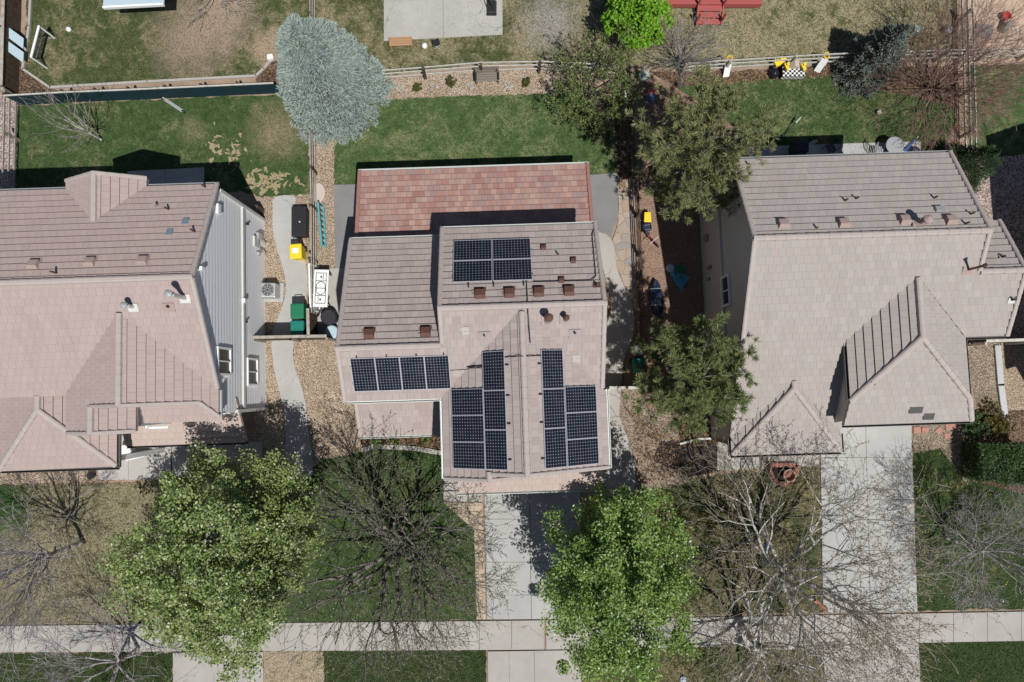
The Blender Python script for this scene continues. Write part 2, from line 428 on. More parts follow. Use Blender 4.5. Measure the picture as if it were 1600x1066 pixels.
LAWNS = [
 ('lawn', [(46, -40), (600, -40), (600, 66), (600, 108), (500, 118), (489, 118), (489, 60), (470, 50), (425, 92), (400, 119), (78, 137), (36, 108)], 'nw'),
 ('lawn', [(490, -40), (600, -40), (972, -40), (972, 100), (880, 101), (750, 100), (600, 118), (492, 124)], 'n'),
 ('lawn', [(985, -40), (1497, -40), (1497, 84), (1320, 96), (1060, 110), (985, 100)], 'ne'),
 ('lawn', [(24, 162), (200, 154), (437, 146), (482, 170), (484, 304), (412, 310), (380, 300), (24, 304)], 'w'),
 ('lawn', [(590, 156), (700, 150), (890, 145), (925, 160), (966, 215), (968, 272), (920, 276), (700, 292), (520, 290), (520, 232), (560, 200)], 'c'),
 ('lawn', [(1000, 135), (1100, 118), (1290, 112), (1494, 104), (1494, 190), (1470, 244), (1330, 250), (1165, 250), (1130, 200), (1050, 190)], 'e'),
 ('lawn', [(1512, 104), (1690, 98), (1690, 250), (1512, 262)], 'e'),
 ('lawn', [(-40, 757), (158, 755), (250, 752), (268, 750), (268, 976), (-40, 978)], 'fw'),
 ('lawn', [(412, 760), (470, 740), (510, 716), (556, 706), (600, 700), (690, 708), (693, 768), (744, 828), (746, 969), (412, 974)], 'fc'),
 ('lawn', [(1000, 770), (1080, 748), (1160, 738), (1281, 728), (1286, 957), (908, 965), (908, 800)], 'fe'),
 ('lawn', [(1426, 706), (1470, 700), (1520, 750), (1600, 770), (1700, 775), (1700, 951), (1433, 954)], 'ffe'),
 ('parkway', [(-40, 1021), (270, 1019), (270, 1110), (-40, 1110)], 'pw'),
 ('parkway', [(414, 1018), (508, 1017), (508, 1110), (414, 1110)], 'pwd'),
 ('parkway', [(506, 1017), (760, 1016), (760, 1110), (506, 1110)], 'pw'),
 ('parkway', [(907, 1014), (1040, 1012), (1284, 1006), (1286, 1110), (907, 1110)], 'fe'),
 ('parkway', [(1434, 1003), (1700, 999), (1700, 1110), (1438, 1110)], 'pw')]
for i, (nm, px, k) in enumerate(LAWNS):
    sheet(nm, px, .012 + .0006 * i, gm[k], jit=.075, seed=i, step=.18)

GR = [
 ('gravel_bed', [(588, 125), (668, 118), (752, 110), (880, 110), (925, 112), (930, 160), (890, 146), (700, 151), (590, 157)], 'gravel'),
 ('gravel_bed', [(489, 214), (522, 214), (522, 300), (530, 430), (494, 430), (494, 300)], 'gravel'),
 ('gravel_bed', [(412, 308), (482, 304), (490, 420), (490, 535), (412, 535)], 'gravel'),
 ('gravel_bed', [(405, 530), (545, 524), (570, 640), (575, 705), (510, 717), (470, 742), (412, 762), (395, 700)], 'gravel'),
 ('gravel_bed', [(940, 430), (975, 440), (975, 610), (940, 610)], 'redchip'),
 ('gravel_bed', [(965, 606), (1010, 606), (1060, 660), (1090, 690), (1085, 750), (1000, 775), (985, 745), (966, 680)], 'gravel_grey'),
 ('gravel_bed', [(-40, 728), (156, 722), (156, 752), (-40, 757)], 'gravel'),
 ('gravel_bed', [(1426, 655), (1530, 650), (1512, 760), (1470, 702), (1426, 708)], 'gravel_grey'),
 ('gravel_bed', [(1508, 535), (1562, 533), (1572, 660), (1512, 670)], 'gravel_grey'),
 ('gravel_bed', [(1562, 533), (1640, 531), (1640, 740), (1574, 700)], 'gravel'),
 ('gravel_bed', [(1470, 250), (1640, 240), (1640, 535), (1470, 535)], 'gravel_pink'),
 ('gravel_bed', [(-40, 140), (28, 148), (25, 305), (-40, 305)], 'gravel_pink'),
 ('bark_bed', [(985, 120), (1040, 125), (1150, 200), (1165, 260), (1150, 560), (1145, 640), (1010, 640), (992, 600), (985, 400)], 'redchip'),
 ('bark_bed', [(940, 160), (985, 140), (987, 300), (962, 300), (966, 215)], 'litter'),
 ('bark_bed', [(1060, 665), (1150, 640), (1150, 690), (1060, 700)], 'litter'),
 ('bark_bed', [(1030, 690), (1190, 680), (1192, 722), (1075, 746), (1020, 720)], 'mulch'),
 ('bark_bed', [(560, 670), (692, 670), (692, 708), (610, 697), (566, 704)], 'litter'),
 ('bark_bed', [(1512, 640), (1700, 640), (1700, 778), (1600, 772), (1520, 752), (1505, 700)], 'litter')]
for i, (nm, px, k) in enumerate(GR):
    sheet(nm, px, .026 + .0006 * i, M[k], jit=.05, seed=50 + i, step=.2)
sheet('dirt_yard', [(1512, -40), (1700, -40), (1700, 92), (1512, 100)], .02, M['sand'], jit=.05)
sheet('dirt_strip', [(30, 150), (437, 141), (437, 148), (200, 158), (30, 166)], .04, M['dirt'], jit=.06, seed=4)
sheet('dirt_strip', [(20, 60), (46, 60), (36, 108), (78, 137), (110, 150), (20, 152)], .041, M['litter'], jit=.05, seed=5)
sheet('dirt_strip', [(400, 120), (425, 92), (440, 100), (440, 142), (400, 132)], .042, M['litter'], jit=.05, seed=6)
sheet('dirt_strip', [(1010, 112), (1130, 112), (1290, 104), (1320, 118), (1200, 124), (1120, 135), (1060, 135)], .043, M['litter'], jit=.08, seed=7)
sheet('dirt_strip', [(1290, 112), (1494, 100), (1494, 170), (1420, 150), (1330, 130)], .0425, M['litter'], jit=.12, seed=8)
# bare scuffs worn in the left neighbour's lawn
rs = random.Random(3); sc = MB()
for i in range(78):
    if i < 44: cx, cy = rs.gauss(428, 24), rs.gauss(283, 8)
    else: cx, cy = rs.gauss(350, 22), rs.gauss(234, 15)
    if cx > 472 or cx < 305: continue
    r = rs.uniform(.08, .27) if i < 44 else rs.uniform(.06, .19)
    c = P(cx, cy); n = 22; a0 = rs.random() * 6
    el = rs.uniform(.3, .6)
    ph = [rs.uniform(0, 6.28) for _ in range(3)]
    pts = []
    for k in range(n):
        t = 2 * math.pi * k / n
        rr = r * (1 + .3 * math.sin(2 * t + ph[0]) + .25 * math.sin(3 * t + ph[1]) + .22 * math.sin(5 * t + ph[2]) + rs.uniform(-.15, .15))
        q = Vector((math.cos(t) * rr, math.sin(t) * rr * el, 0)); q.rotate(Matrix.Rotation(a0, 3, 'Z'))
        pts.append((c.x + q.x, c.y + q.y, .03 + .0004 * i))
    sc.face(pts)
t = NT('worn_dead_grass', .95, .1); f = t.noise(t.pos(), 18, 6, .75); t.col(t.mix(t.mapr(f, .35, .65), (.22, .185, .10), (.46, .37, .23))); t.bump(f, .7, .05); M['dead'] = t.mat
tag(sc.build('bare_scuffs', M['dead']), kind='structure')

# paving
slabs('sidewalk', [(-60, 978), (850, 968.5), (850, 1014.5), (-60, 1019)], 18, 1, .075, M['conc_warm'])
slabs('sidewalk', [(853, 968.5), (1700, 953), (1700, 999), (853, 1014.5)], 16, 1, .075, M['conc_warm'])
slabs('driveway', [(756, 735), (906, 735), (908.5, 967), (761, 967)], 2, 5, .07, M['conc'], us=[0, .47, 1], vs=[0, .33, .62, .84, 1])
slabs('driveway', [(762, 1017), (907, 1015), (910, 1110), (763, 1110)], 2, 1, .07, M['conc_warm'], us=[0, .23, .50, 1])
slabs('driveway', [(1280, 640), (1422, 640), (1432.5, 955), (1285, 957)], 2, 5, .07, M['conc'], vs=[0, .24, .45, .7, .88, 1])
slabs('driveway', [(1286, 1008), (1434, 1003), (1440, 1110), (1288, 1110)], 2, 1, .07, M['conc_warm'])
slabs('driveway', [(270, 690), (411, 690), (412, 974), (270, 976)], 2, 5, .07, M['conc_old'])
slabs('driveway', [(271, 1019), (412, 1018), (413, 1110), (272, 1110)], 2, 1, .07, M['conc_warm'])
slabs('front_walk', [(154, 680), (268, 680), (268, 750), (154, 750)], 3, 1, .068, M['conc_old'], us=[0, .42, .7, 1])
slabs('front_walk', [(1120, 690), (1279, 690), (1279, 728), (1120, 735)], 4, 1, .068, M['conc_warm'], us=[0, .55, .78, 1])
slabs('front_walk', [(691, 640), (712, 640), (755, 784), (693, 784)], 1, 3, .066, M['conc_warm'])
sheet('paver_border', [(697, 787), (753, 787), (758, 967), (747, 967), (744, 828)], .034, M['dirt'])
mb = MB()
def tiles_flat(name, px, z, mat, bw=.4, bh=.3, gap=.012):
    """flat laid pavers clipped to an outline, as separate blocks"""
    pts = [P(x, y) for x, y in px]; xs = [p.x for p in pts]; ys = [p.y for p in pts]; m = MB()
    if sum(a.x * b.y - b.x * a.y for a, b in zip(pts, pts[1:] + pts[:1])) < 0: pts.reverse()
    def cut(poly):
        for a, b in zip(pts, pts[1:] + pts[:1]):
            o = []; f = lambda q: (b.x - a.x) * (q[1] - a.y) - (b.y - a.y) * (q[0] - a.x)
            for p, q in zip(poly, poly[1:] + poly[:1]):
                fp, fq = f(p), f(q)
                if fp >= 0: o.append(p)
                if fp * fq < 0: k = fp / (fp - fq); o.append((p[0] + (q[0] - p[0]) * k, p[1] + (q[1] - p[1]) * k))
            poly = o
            if len(poly) < 3: return []
        return poly
    y = min(ys); row = 0
    while y < max(ys):
        x = min(xs) - bw + (row % 2) * bw / 2
        while x < max(xs):
            c = cut([(x + gap, y + gap), (x + bw, y + gap), (x + bw, y + bh), (x + gap, y + bh)])
            if len(c) > 2: m.prism(c, z - .045, z + rnd.uniform(-.006, .006))
            x += bw
        y += bh; row += 1
    return tag(m.build(name, mat), kind='structure')
t = NT('tan_paver', .9, .2); gg = t.n('NewGeometry'); f = t.noise(gg.outputs['Position'], 14, 5, .7)
c = t.ramp(gg.outputs['Random Per Island'], [(0, (.40, .31, .23)), (.5, (.50, .40, .30)), (1, (.45, .36, .29))])
t.col(t.mix(t.mapr(f, .3, .7, 0, .3), c, (.3, .22, .16))); t.bump(f, .2, .01); M['tanpav'] = t.mat
tiles_flat('paver_path', [(694, 785), (754, 785), (755.5, 828), (741, 828)], .085, M['tanpav'], .42, .3)
tiles_flat('paver_path', [(741, 828), (755.5, 828), (759, 967), (745, 967)], .085, M['tanpav'], .42, .3)
slabs('patio', [(522, 289), (562, 288), (562, 420), (524, 420)], 1, 1, .06, M['conc_dark'])
slabs('patio', [(560, 289), (918, 274), (918, 380), (560, 380)], 3, 1, .06, M['conc_dark'])
sheet('patio', [(918, 274), (966, 271), (966, 340), (950, 378), (930, 378), (918, 378)], .061, M['conc_dark'], thick=.05)
slabs('patio', [(491, 420), (548, 419), (548, 527), (493, 527)], 1, 1, .058, M['conc_warm'])
slabs('patio', [(1165, 230), (1438, 221), (1438, 262), (1165, 270)], 4, 1, .06, M['conc'])
slabs('patio', [(200, 268), (320, 262), (320, 310), (200, 310)], 2, 1, .06, M['conc_old'])
sheet('garden_path', [(430, 309), (461, 308), (459, 330), (460, 352), (467, 378), (476, 404), (481, 432), (480, 458), (474, 480), (467, 502), (464, 529), (429, 529), (430, 510), (438, 488), (446, 464), (447, 440), (441, 412), (432, 384), (427, 358), (427, 332)], .062, M['conc'], thick=.05)
sheet('garden_path', [(427, 531), (458, 531), (458, 552), (462, 576), (471, 602), (478, 632), (482, 670), (488, 742), (444, 746), (447, 700), (446, 660), (440, 622), (431, 588), (427, 560)], .063, M['conc'], thick=.05)
sheet('garden_path', [(930, 362), (946, 366), (958, 382), (964, 420), (975, 448), (988, 478), (990, 520), (975, 560), (968, 604), (936, 604), (936, 540), (955, 480), (942, 420)], .0635, M['conc_warm'], thick=.05)
sheet('garden_path', [(946, 606), (968, 606), (968, 650), (982, 690), (992, 742), (985, 770), (940, 770), (946, 700)], .0645, M['conc_warm'], thick=.05)
sheet('flagstone_path', [(966, 280), (990, 280), (993, 400), (996, 490), (988, 478), (975, 446), (964, 418), (956, 378), (966, 345)], .05, M['flag'], jit=.03)
slabs('sports_court', [(600, -60), (785, -60), (785.5, 55), (600, 65)], 2, 2, .06, M['court'], gap=.01)
# concrete mow-strip edging of the top left lawn, and other garden edging
def edging(name, px, w, h, mat, label, cat):
    m = MB(); p = [P(x, y, h / 2) for x, y in px]
    for a, b in zip(p, p[1:]): m.bar(a, b + (b - a).normalized() * w * .3, w, h)
    return tag(m.build(name, mat, loc=p[0]), label, cat)
edging('lawn_edging', [(49, -20), (46, 40), (36, 108), (78, 137), (230, 128), (400, 119), (412, 108), (428, 90)], .12, .12, M['conc_warm'], 'pale concrete edging strip bending around the top left lawn beside the dark teal screen', 'edging')
edging('timber_edging', [(1558, 540), (1563, 600), (1570, 655)], .3, .14, M['galv'], 'grey-blue timber edging laid along the gravel right of the right house', 'edging')
edging('stone_edging', [(566, 704), (585, 697), (615, 699), (650, 701), (690, 708)], .22, .12, M['conc_warm'], 'pale curved edging between the planting bed below the low porch roof and the front lawn', 'edging')
edging('bed_edging', [(1062, 694), (1090, 686), (1118, 685), (1140, 692)], .1, .14, M['fascia'], 'white strip edging of the dark mulch bed by the right house corner', 'edging')

# ------------------------------------------------------------ houses
K = .53
def clip(poly, lo, hi):
    def half(pl, f):
        o = []
        for a, b in zip(pl, pl[1:] + pl[:1]):
            fa, fb = f(a), f(b)
            if fa >= 0: o.append(a)
            if (fa > 0 and fb < 0) or (fa < 0 and fb > 0):
                t = fa / (fa - fb); o.append((a[0] + (b[0] - a[0]) * t, a[1] + (b[1] - a[1]) * t))
        return o
    p = half(poly, lambda q: q[1] - lo)
    return half(p, lambda q: hi - q[1]) if len(p) > 2 else []
def bands(mb, poly, to3d, e, hlo, hhi, m=0, base=None):
    s0, s1 = min(q[1] for q in poly), max(q[1] for q in poly); j = 0
    if base is not None: s0 = base
    while s0 + j * e < s1 - .01:
        lo, hi = s0 + j * e, s0 + (j + 1) * e
        c = clip(poly, lo, hi)
        if len(c) > 2:
            h = lambda q: hlo + (hhi - hlo) * (q[1] - lo) / e
            mb.face([to3d(q[0], q[1], h(q)) for q in c], m, [(q[0], q[1] - s0) for q in c])
            for a, b in zip(c, c[1:] + c[:1]):
                if abs(a[1] - hi) < 1e-5 and abs(b[1] - hi) < 1e-5: continue
                if math.hypot(a[0] - b[0], a[1] - b[1]) < 1e-4: continue
                mb.face([to3d(a[0], a[1], -.02), to3d(b[0], b[1], -.02), to3d(b[0], b[1], h(b)), to3d(a[0], a[1], h(a))], m,
                        [(a[0], a[1] - s0 - .004), (b[0], b[1] - s0 - .004), (b[0], b[1] - s0), (a[0], a[1] - s0)])
        j += 1
def roof_face(mb, poly, pl, e=.33, m=0, base=None):
    if isinstance(poly[0], list):
        gr = math.hypot(pl[1], pl[2]); k = math.sqrt(1 + gr * gr) / gr
        b = min((x * pl[1] + y * pl[2]) * k for p in poly for x, y in p)
        for p in poly: roof_face(mb, p, pl, e, m, b)
        return
    a, bx, by = pl; gr = math.hypot(bx, by); ux, uy = bx / gr, by / gr; ca = 1 / math.sqrt(1 + gr * gr)
    nl = Vector((-bx * ca, -by * ca, ca))
    ts = [(-x * uy + y * ux, (x * ux + y * uy) / ca) for x, y in poly]
    def to3d(t, s, h):
        x, y = ux * s * ca - uy * t, uy * s * ca + ux * t
        v = Vector((x, y, a + bx * x + by * y)) + nl * h
        return W(*v)
    if sum(p[0] * q[1] - q[0] * p[1] for p, q in zip(ts, ts[1:] + ts[:1])) < 0: ts = ts[::-1]
    bands(mb, ts, to3d, e, .07, .012, m, base)
    z = lambda x, y, d: W(x, y, a + bx * x + by * y + d)
    pp = poly if sum(p[0] * q[1] - q[0] * p[1] for p, q in zip(poly, poly[1:] + poly[:1])) > 0 else poly[::-1]
    i = len(mb.f)
    mb.hull([z(x, y, -.17) for x, y in pp], [z(x, y, -.012) for x, y in pp], m)
def zp(pl, x, y): return pl[0] + pl[1] * x + pl[2] * y
def onroof(pl, x, y, h=0):
    a, bx, by = pl; ca = 1 / math.sqrt(1 + bx * bx + by * by)
    return W(x - bx * ca * h, y - by * ca * h, zp(pl, x, y) + ca * h)
def roof_rot(pl, up=None):
    """axes lying in a roof plane: x across, y up the slope, z out"""
    a, bx, by = pl
    n = Vector((-bx, -by, 1)).normalized(); n = W(*n)
    u = W(bx, by, bx * bx + by * by).normalized()
    return Matrix((u.cross(n), u, n)).transposed()
class Multi:
    """collects runs that become one part each"""
    def __init__(s): s.r = []
    def new(s): s.r.append(MB()); return s.r[-1]
    def build(s, name, mats, parent):
        mats = mats if isinstance(mats, (list, tuple)) else [mats]
        for b in s.r:
            i = b.m[0]; b.m = [0] * len(b.m); b.build(name, mats[i], parent)
def cap_line(mb, p, q, w=.27, h=.09, L=.40, m=0):
    if isinstance(mb, Multi): mb = mb.new()
    p, q = Vector(p), Vector(q); d = q - p; n = max(1, int(d.length / L)); d.normalize()
    a = d.cross(Vector((0, 0, 1))).normalized(); up = a.cross(d)
    for i in range(n):
        A = p.lerp(q, i / n); B = p.lerp(q, (i + 1) / n) + d * .03
        def ring(c, k): return [c - a * w / 2 * k - up * .05, c + a * w / 2 * k - up * .05, c + a * w * .42 * k + up * h * .55 * k, c + a * .05 + up * h * k, c - a * .05 + up * h * k, c - a * w * .42 * k + up * h * .55 * k]
        mb.hull(ring(A, 1.0), ring(B, .9), m)
def gutter(mb, p, q, out, m=0):
    if isinstance(mb, Multi): mb = mb.new()
    p, q, out = Vector(p), Vector(q), Vector(out).normalized()
    prof = [(0, .02), (0, -.10), (.13, -.10), (.13, .02), (.112, .02), (.112, -.085), (.015, -.085), (.015, .02)]
    mb.hull([p + out * a + Vector((0, 0, b)) for a, b in prof], [q + out * a + Vector((0, 0, b)) for a, b in prof], m)
def wall(mb, p, q, tops, th=.15, z0=0.0, m=0, inward=None):
    """p, q local xy; tops: (fraction, z) along the run"""
    pts = [(0, z0), (1, z0)] + [(t, z) for t, z in sorted(tops, reverse=True)]
    d = Vector((q[0] - p[0], q[1] - p[1], 0)).normalized(); n = Vector((-d.y, d.x, 0)) * th
    f = lambda t, z, k: W(p[0] + (q[0] - p[0]) * t + n.x * k, p[1] + (q[1] - p[1]) * t + n.y * k, z)
    mb.hull([f(t, z, 0) for t, z in pts], [f(t, z, 1) for t, z in pts], m)
def lap_wall(mb, p, q, tops, e=.29, z0=0.0, m=0):
    L = math.hypot(q[0] - p[0], q[1] - p[1]); d = Vector((q[0] - p[0], q[1] - p[1], 0)) / L; n = Vector((d.y, -d.x, 0))
    poly = [(0, z0), (L, z0)] + [(t * L, z) for t, z in sorted(tops, reverse=True)]
    bands(mb, poly, lambda t, s, h: W(p[0] + d.x * t + n.x * h, p[1] + d.y * t + n.y * h, s), e, .034, .004, m)
    wall(mb, p, q, tops, .15, z0, m)
def OX(px, py, x0):
    """place on a wall standing at local x = x0"""
    a, b = inv(P(px, py, 0)), inv(P(px, py, 1)); z = (x0 - a[0]) / (b[0] - a[0])
    return a[1] + (b[1] - a[1]) * z, z
def window_x(parent, x0, sgn, y0, y1, z0, z1, label=None, bars=1, w=.09):
    """window in a wall at local x = x0 looking towards sgn * x"""
    m = MB(); xo = x0 + sgn * .05; R = Matrix.Rotation(YAW, 3, 'Z')
    for (a, b, c, d) in ((y0 - w, y0, z0 - w, z1 + w), (y1, y1 + w, z0 - w, z1 + w), (y0, y1, z0 - w, z0), (y0, y1, z1, z1 + w)):
        m.box(W(xo, (a + b) / 2, (c + d) / 2), (.12, b - a, d - c), R)
    ym = (y0 + y1) / 2
    m.box(W(xo, ym, (z0 + z1) / 2), (.10, .05, z1 - z0), R)
    fr = m.build('window', M['white'], parent)
    if label: fr['label'] = label
    g = MB(); g.box(W(x0 + sgn * .025, ym, (z0 + z1) / 2), (.03, y1 - y0, z1 - z0), R); g.build('pane', M['glass'], fr)
    return fr
def window_y(parent, y0, sgn, x0, x1, z0, z1, w=.09):
    m = MB(); yo = y0 + sgn * .05; R = Matrix.Rotation(YAW, 3, 'Z')
    for (a, b, c, d) in ((x0 - w, x0, z0 - w, z1 + w), (x1, x1 + w, z0 - w, z1 + w), (x0, x1, z0 - w, z0), (x0, x1, z1, z1 + w)):
        m.box(W((a + b) / 2, yo, (c + d) / 2), (b - a, .12, d - c), R)
    m.box(W((x0 + x1) / 2, yo, (z0 + z1) / 2), (.05, .10, z1 - z0), R)
    fr = m.build('window', M['white'], parent)
    g = MB(); g.box(W((x0 + x1) / 2, y0 + sgn * .025, (z0 + z1) / 2), (x1 - x0, .03, z1 - z0), R); g.build('pane', M['glass'], fr)
    return fr
def garage_door(parent, y0, x0, x1, h=2.3):
    R = Matrix.Rotation(YAW, 3, 'Z'); m = MB()
    for i in range(4): m.box(W((x0 + x1) / 2, y0 - .04, h * (i + .5) / 4), (x1 - x0, .06, h / 4 - .02), R)
    return m.build('garage_door', M['white'], parent)
M['newtile'] = plain('newer_tile', (.43, .38, .35), .85)
def lp(px, py, pl):
    a, b = inv(P(px, py, 0)), inv(P(px, py, 1)); dx, dy = b[0] - a[0], b[1] - a[1]
    z = (pl[0] + pl[1] * a[0] + pl[2] * a[1]) / (1 - pl[1] * dx - pl[2] * dy); return a[0] + dx * z, a[1] + dy * z
# roof fittings -------------------------------------------------
def box_vent(parent, pl, x, y, mat, w=.42, l=.40, h=.16, rust=True):
    R = roof_rot(pl); m = MB(); c = onroof(pl, x, y, .05)
    f = lambda X, Y, Z: c + R @ Vector((X, Y, Z))
    m.hull([f(-w / 2, -l / 2, 0), f(w / 2, -l / 2, 0), f(w / 2, l / 2, 0), f(-w / 2, l / 2, 0)],
           [f(-w * .42, -l * .46, h), f(w * .42, -l * .46, h), f(w * .42, l * .25, h), f(-w * .42, l * .25, h)])
    m.box(f(0, -l / 2 - .06, .01), (w * 1.15, .2, .02), R)
    m.box(f(0, -l * .46, h * .6), (w * .9, .05, h * .5), R)
    o = m.build('roof_vent', mat, parent)
    if rust:
        s = MB(); rr = random.Random(int(x * 100 + y * 10)); pts = []
        for k in range(18):
            t = 2 * math.pi * k / 18; q = rr.uniform(.8, 1.25)
            pts.append(f(math.cos(t) * w * .62 * q + .05, math.sin(t) * l * .55 * q - .12, -.0005 + .012))
        s.face(pts); s.build('rust_stain', M['rust'], o)
    return o
def pipe_vent(parent, pl, x, y, h, r, mat, flash=None, cap=False, fl=.42, cone=False):
    R = roof_rot(pl); m = MB(); c = onroof(pl, x, y, 0); t = c + Vector((0, 0, h))
    m.tube(c, t, r, r, 10)
    if cap:
        m.lathe(t, [(r * 1.1, 0), (r * 1.75, .03), (r * 1.75, .12), (r * .7, .2)], 12)
        m.lathe(t, [(r * 1.3, -.2), (r * 1.3, -.14)], 12)
    o = m.build('vent_pipe', mat, parent, smooth=False)
    if flash:
        s = MB(); s.box(onroof(pl, x, y, .065), (fl, fl * .85, .02), R)
        if cone: s.tube(c + Vector((0, 0, -.02)), c + Vector((0, 0, .22)), r * 2.0, r * 1.1, 10)
        s.build('flashing', M[flash], o)
    return o
M['rust'] = plain('rust_bleed', (.27, .175, .15), .9, .15, vary=.25, scale=10)
def solar(parent, pl, x0, y0, x1, y1, nx, ny, h=.14):
    """one panel lying over a roof plane, its corners in local plan coordinates"""
    a, bx, by = pl
    n = Vector((-bx, -by, 1)).normalized()
    f = lambda x, y, k: W(x + n.x * k, y + n.y * k, zp(pl, x, y) + n.z * k)
    g = .005
    x0, x1, y0, y1 = x0 + g, x1 - g, y0 + g, y1 - g
    m = MB(); w = .016; ring = [(x0, y0), (x1, y0), (x1, y1), (x0, y1)]; inr = [(x0 + w, y0 + w), (x1 - w, y0 + w), (x1 - w, y1 - w), (x0 + w, y1 - w)]
    for k in range(4):
        k2 = (k + 1) % 4
        q = [ring[k], ring[k2], inr[k2], inr[k]]
        m.hull([f(*p, h - .045) for p in q], [f(*p, h) for p in q])
    bl = [f(*p, h - .05) for p in ring]; m.hull(bl, [f(*p, h - .045) for p in ring])
    for q in ring[:2]: pass
    fr = m.build('solar_panel', M['pframe'], parent)
    c = MB(); c.face([f(*p, h - .006) for p in inr], 0, [(0, 0), (nx, 0), (nx, ny), (0, ny)])
    for dz in (.03,): c.hull([f(*p, h - .04) for p in inr], [f(*p, h - .0065) for p in inr])
    c.build('cell_sheet', M['solar'], fr)
    return fr
M['pframe'] = plain('silver_frame', (.55, .56, .58), .4, .5, metal=.3)
def skirt_rails(parent, pl, rects, h=.07):
    """black mounting rails under an array"""
    m = MB()
    for (x0, y0, x1, y1) in rects:
        m.bar(onroof(pl, x0, y0, h), onroof(pl, x1, y1, h), .05, .08)
    return m.build('mounting_rail', M['black_m'], parent)

# ---- middle house
C0 = W(-1.5, 1.5)
hc = empty('house', C0, 'middle house with taupe tile gables, solar panels and a red-tiled patio roof at its back', 'house', 'houses along the street')
pS, pN = (7.45 - K * 3.18, 0, K), (7.45 + K * 3.18, 0, -K)
pB = (6.71 + K * 1.78, 0, -K)
pGw, pGe = (7.4 - K * .48, K, 0), (7.4 + K * .48, -K, 0)
pNe = (6.62 - K * 1.0, -K, 0)
pEy = (3.0 + K * 4.62, 0, K); pD = (2.7 + K * 1.98, 0, K); pA = (2.3 + .27 * 10.42, 0, -.27)
r = MB()
roof_face(r, [[(-2.75, 3.18), (.48, 3.18), (.48, 3.09), (-2.75, -.14)], [(.48, 3.18), (3.75, 3.18), (3.75, -.18), (.48, 3.09)], [(-6.95, 1.78), (-2.75, 1.78), (-2.75, -.14), (-2.88, -.27), (-2.88, -.33), (-6.95, -.33)]], pS)
roof_face(r, [(-2.75, 3.18), (-2.75, 6.75), (3.75, 6.75), (3.75, 3.18)], pN)
roof_face(r, [(-6.95, 1.78), (-6.95, 6.75), (-2.85, 6.75), (-2.85, 1.78)], pB)
roof_face(r, [(.48, 3.09), (-2.88, -.27), (-2.88, -3.65), (-1.0, -3.65), (-1.0, -3.4), (.48, -3.4)], pGw)
roof_face(r, [(.48, 3.09), (.48, -3.4), (3.87, -3.4), (3.87, -.30)], pGe)
roof_face(r, [(-1.0, -3.395), (-1.0, -3.65), (.7, -3.65), (.7, -3.395)], pNe)
roof_face(r, [(-2.55, -4.62), (4.02, -4.62), (4.02, -3.2), (-2.55, -3.2)], pEy, m=1)
roof_face(r, [(-6.98, -1.98), (-2.75, -1.98), (-2.75, .12), (-6.98, .12)], pD)
roofC = r.build('roof', [M['tile'], M['tile_salmon']], hc)
r = MB(); roof_face(r, [(-6.93, 6.9), (-6.93, 10.42), (3.97, 10.42), (3.97, 6.9)], pA, .30)
o = r.build('patio_roof', M['tile_red'], hc); o['label'] = 'low red blend tile patio roof'
m = Multi()
for a, b in ((-6.93, 3.97),):
    cap_line(m, onroof(pA, a + .06, 6.9, .06), onroof(pA, a + .06, 10.42, .06), .2, .06); cap_line(m, onroof(pA, b - .06, 6.9, .06), onroof(pA, b - .06, 10.42, .06), .2, .06)
m.build('rake_cap', plain('red_cap', (.33, .165, .14), .85), o)
cap = Multi()
cap_line(cap, W(-2.8, 3.18, 7.5), W(3.8, 3.18, 7.5)); cap_line(cap, W(-7.0, 1.78, 6.76), W(-2.8, 1.78, 6.76))
cap_line(cap, W(.48, 2.95, 7.45), W(.48, -3.42, 7.45)); cap_line(cap, W(-1.0, -3.3, 6.67), W(-1.0, -3.68, 6.67))
for pl, x, ya, yb in ((pS, -6.93, -.33, 1.75), (pB, -6.93, 1.8, 6.75), (pN, -2.73, 3.2, 6.75), (pS, -2.73, 1.85, 3.15), (pN, 3.73, 3.2, 6.75), (pS, 3.73, -.1, 3.15), (pD, -6.95, -1.98, .1)):
    cap_line(cap, onroof(pl, x, ya, .05), onroof(pl, x, yb, .05), .22, .07)
for pl, xa, xb, y in ((pGw, -2.86, -1.02, -3.64), (pGw, -.98, .46, -3.39), (pGe, .5, 3.85, -3.39), (pNe, -.98, .6, -3.64)):
    cap_line(cap, onroof(pl, xa, y, .05), onroof(pl, xb, y, .05), .2, .07)
cap.build('ridge_cap', M['cap'], roofC)
gt = Multi()
gutter(gt, W(-6.97, -.33, zp(pS, 0, -.33) - .02), W(-2.9, -.33, zp(pS, 0, -.33) - .02), W(0, -1, 0))
gutter(gt, W(-2.88, -.35, zp(pGw, -2.88, 0) - .02), W(-2.88, -3.65, zp(pGw, -2.88, 0) - .02), W(-1, 0, 0))
gutter(gt, W(3.87, -.2, zp(pGe, 3.87, 0) - .02), W(3.87, -3.45, zp(pGe, 3.87, 0) - .02), W(1, 0, 0))
gutter(gt, W(-7.0, -1.98, 2.68), W(-2.75, -1.98, 2.68), W(0, -1, 0))
gutter(gt, W(-2.6, -4.62, 2.98), W(4.05, -4.62, 2.98), W(0, -1, 0))
gutter(gt, W(-2.8, 6.75, zp(pN, 0, 6.75) - .02), W(3.8, 6.75, zp(pN, 0, 6.75) - .02), W(0, 1, 0))
gutter(gt, W(-7.0, 6.75, zp(pB, 0, 6.75) - .02), W(-2.9, 6.75, zp(pB, 0, 6.75) - .02), W(0, 1, 0))
gutter(gt, W(-6.95, 10.42, 2.28), W(4.0, 10.42, 2.28), W(0, 1, 0))
gt.build('gutter', M['gutter_w'], roofC)
w = MB()
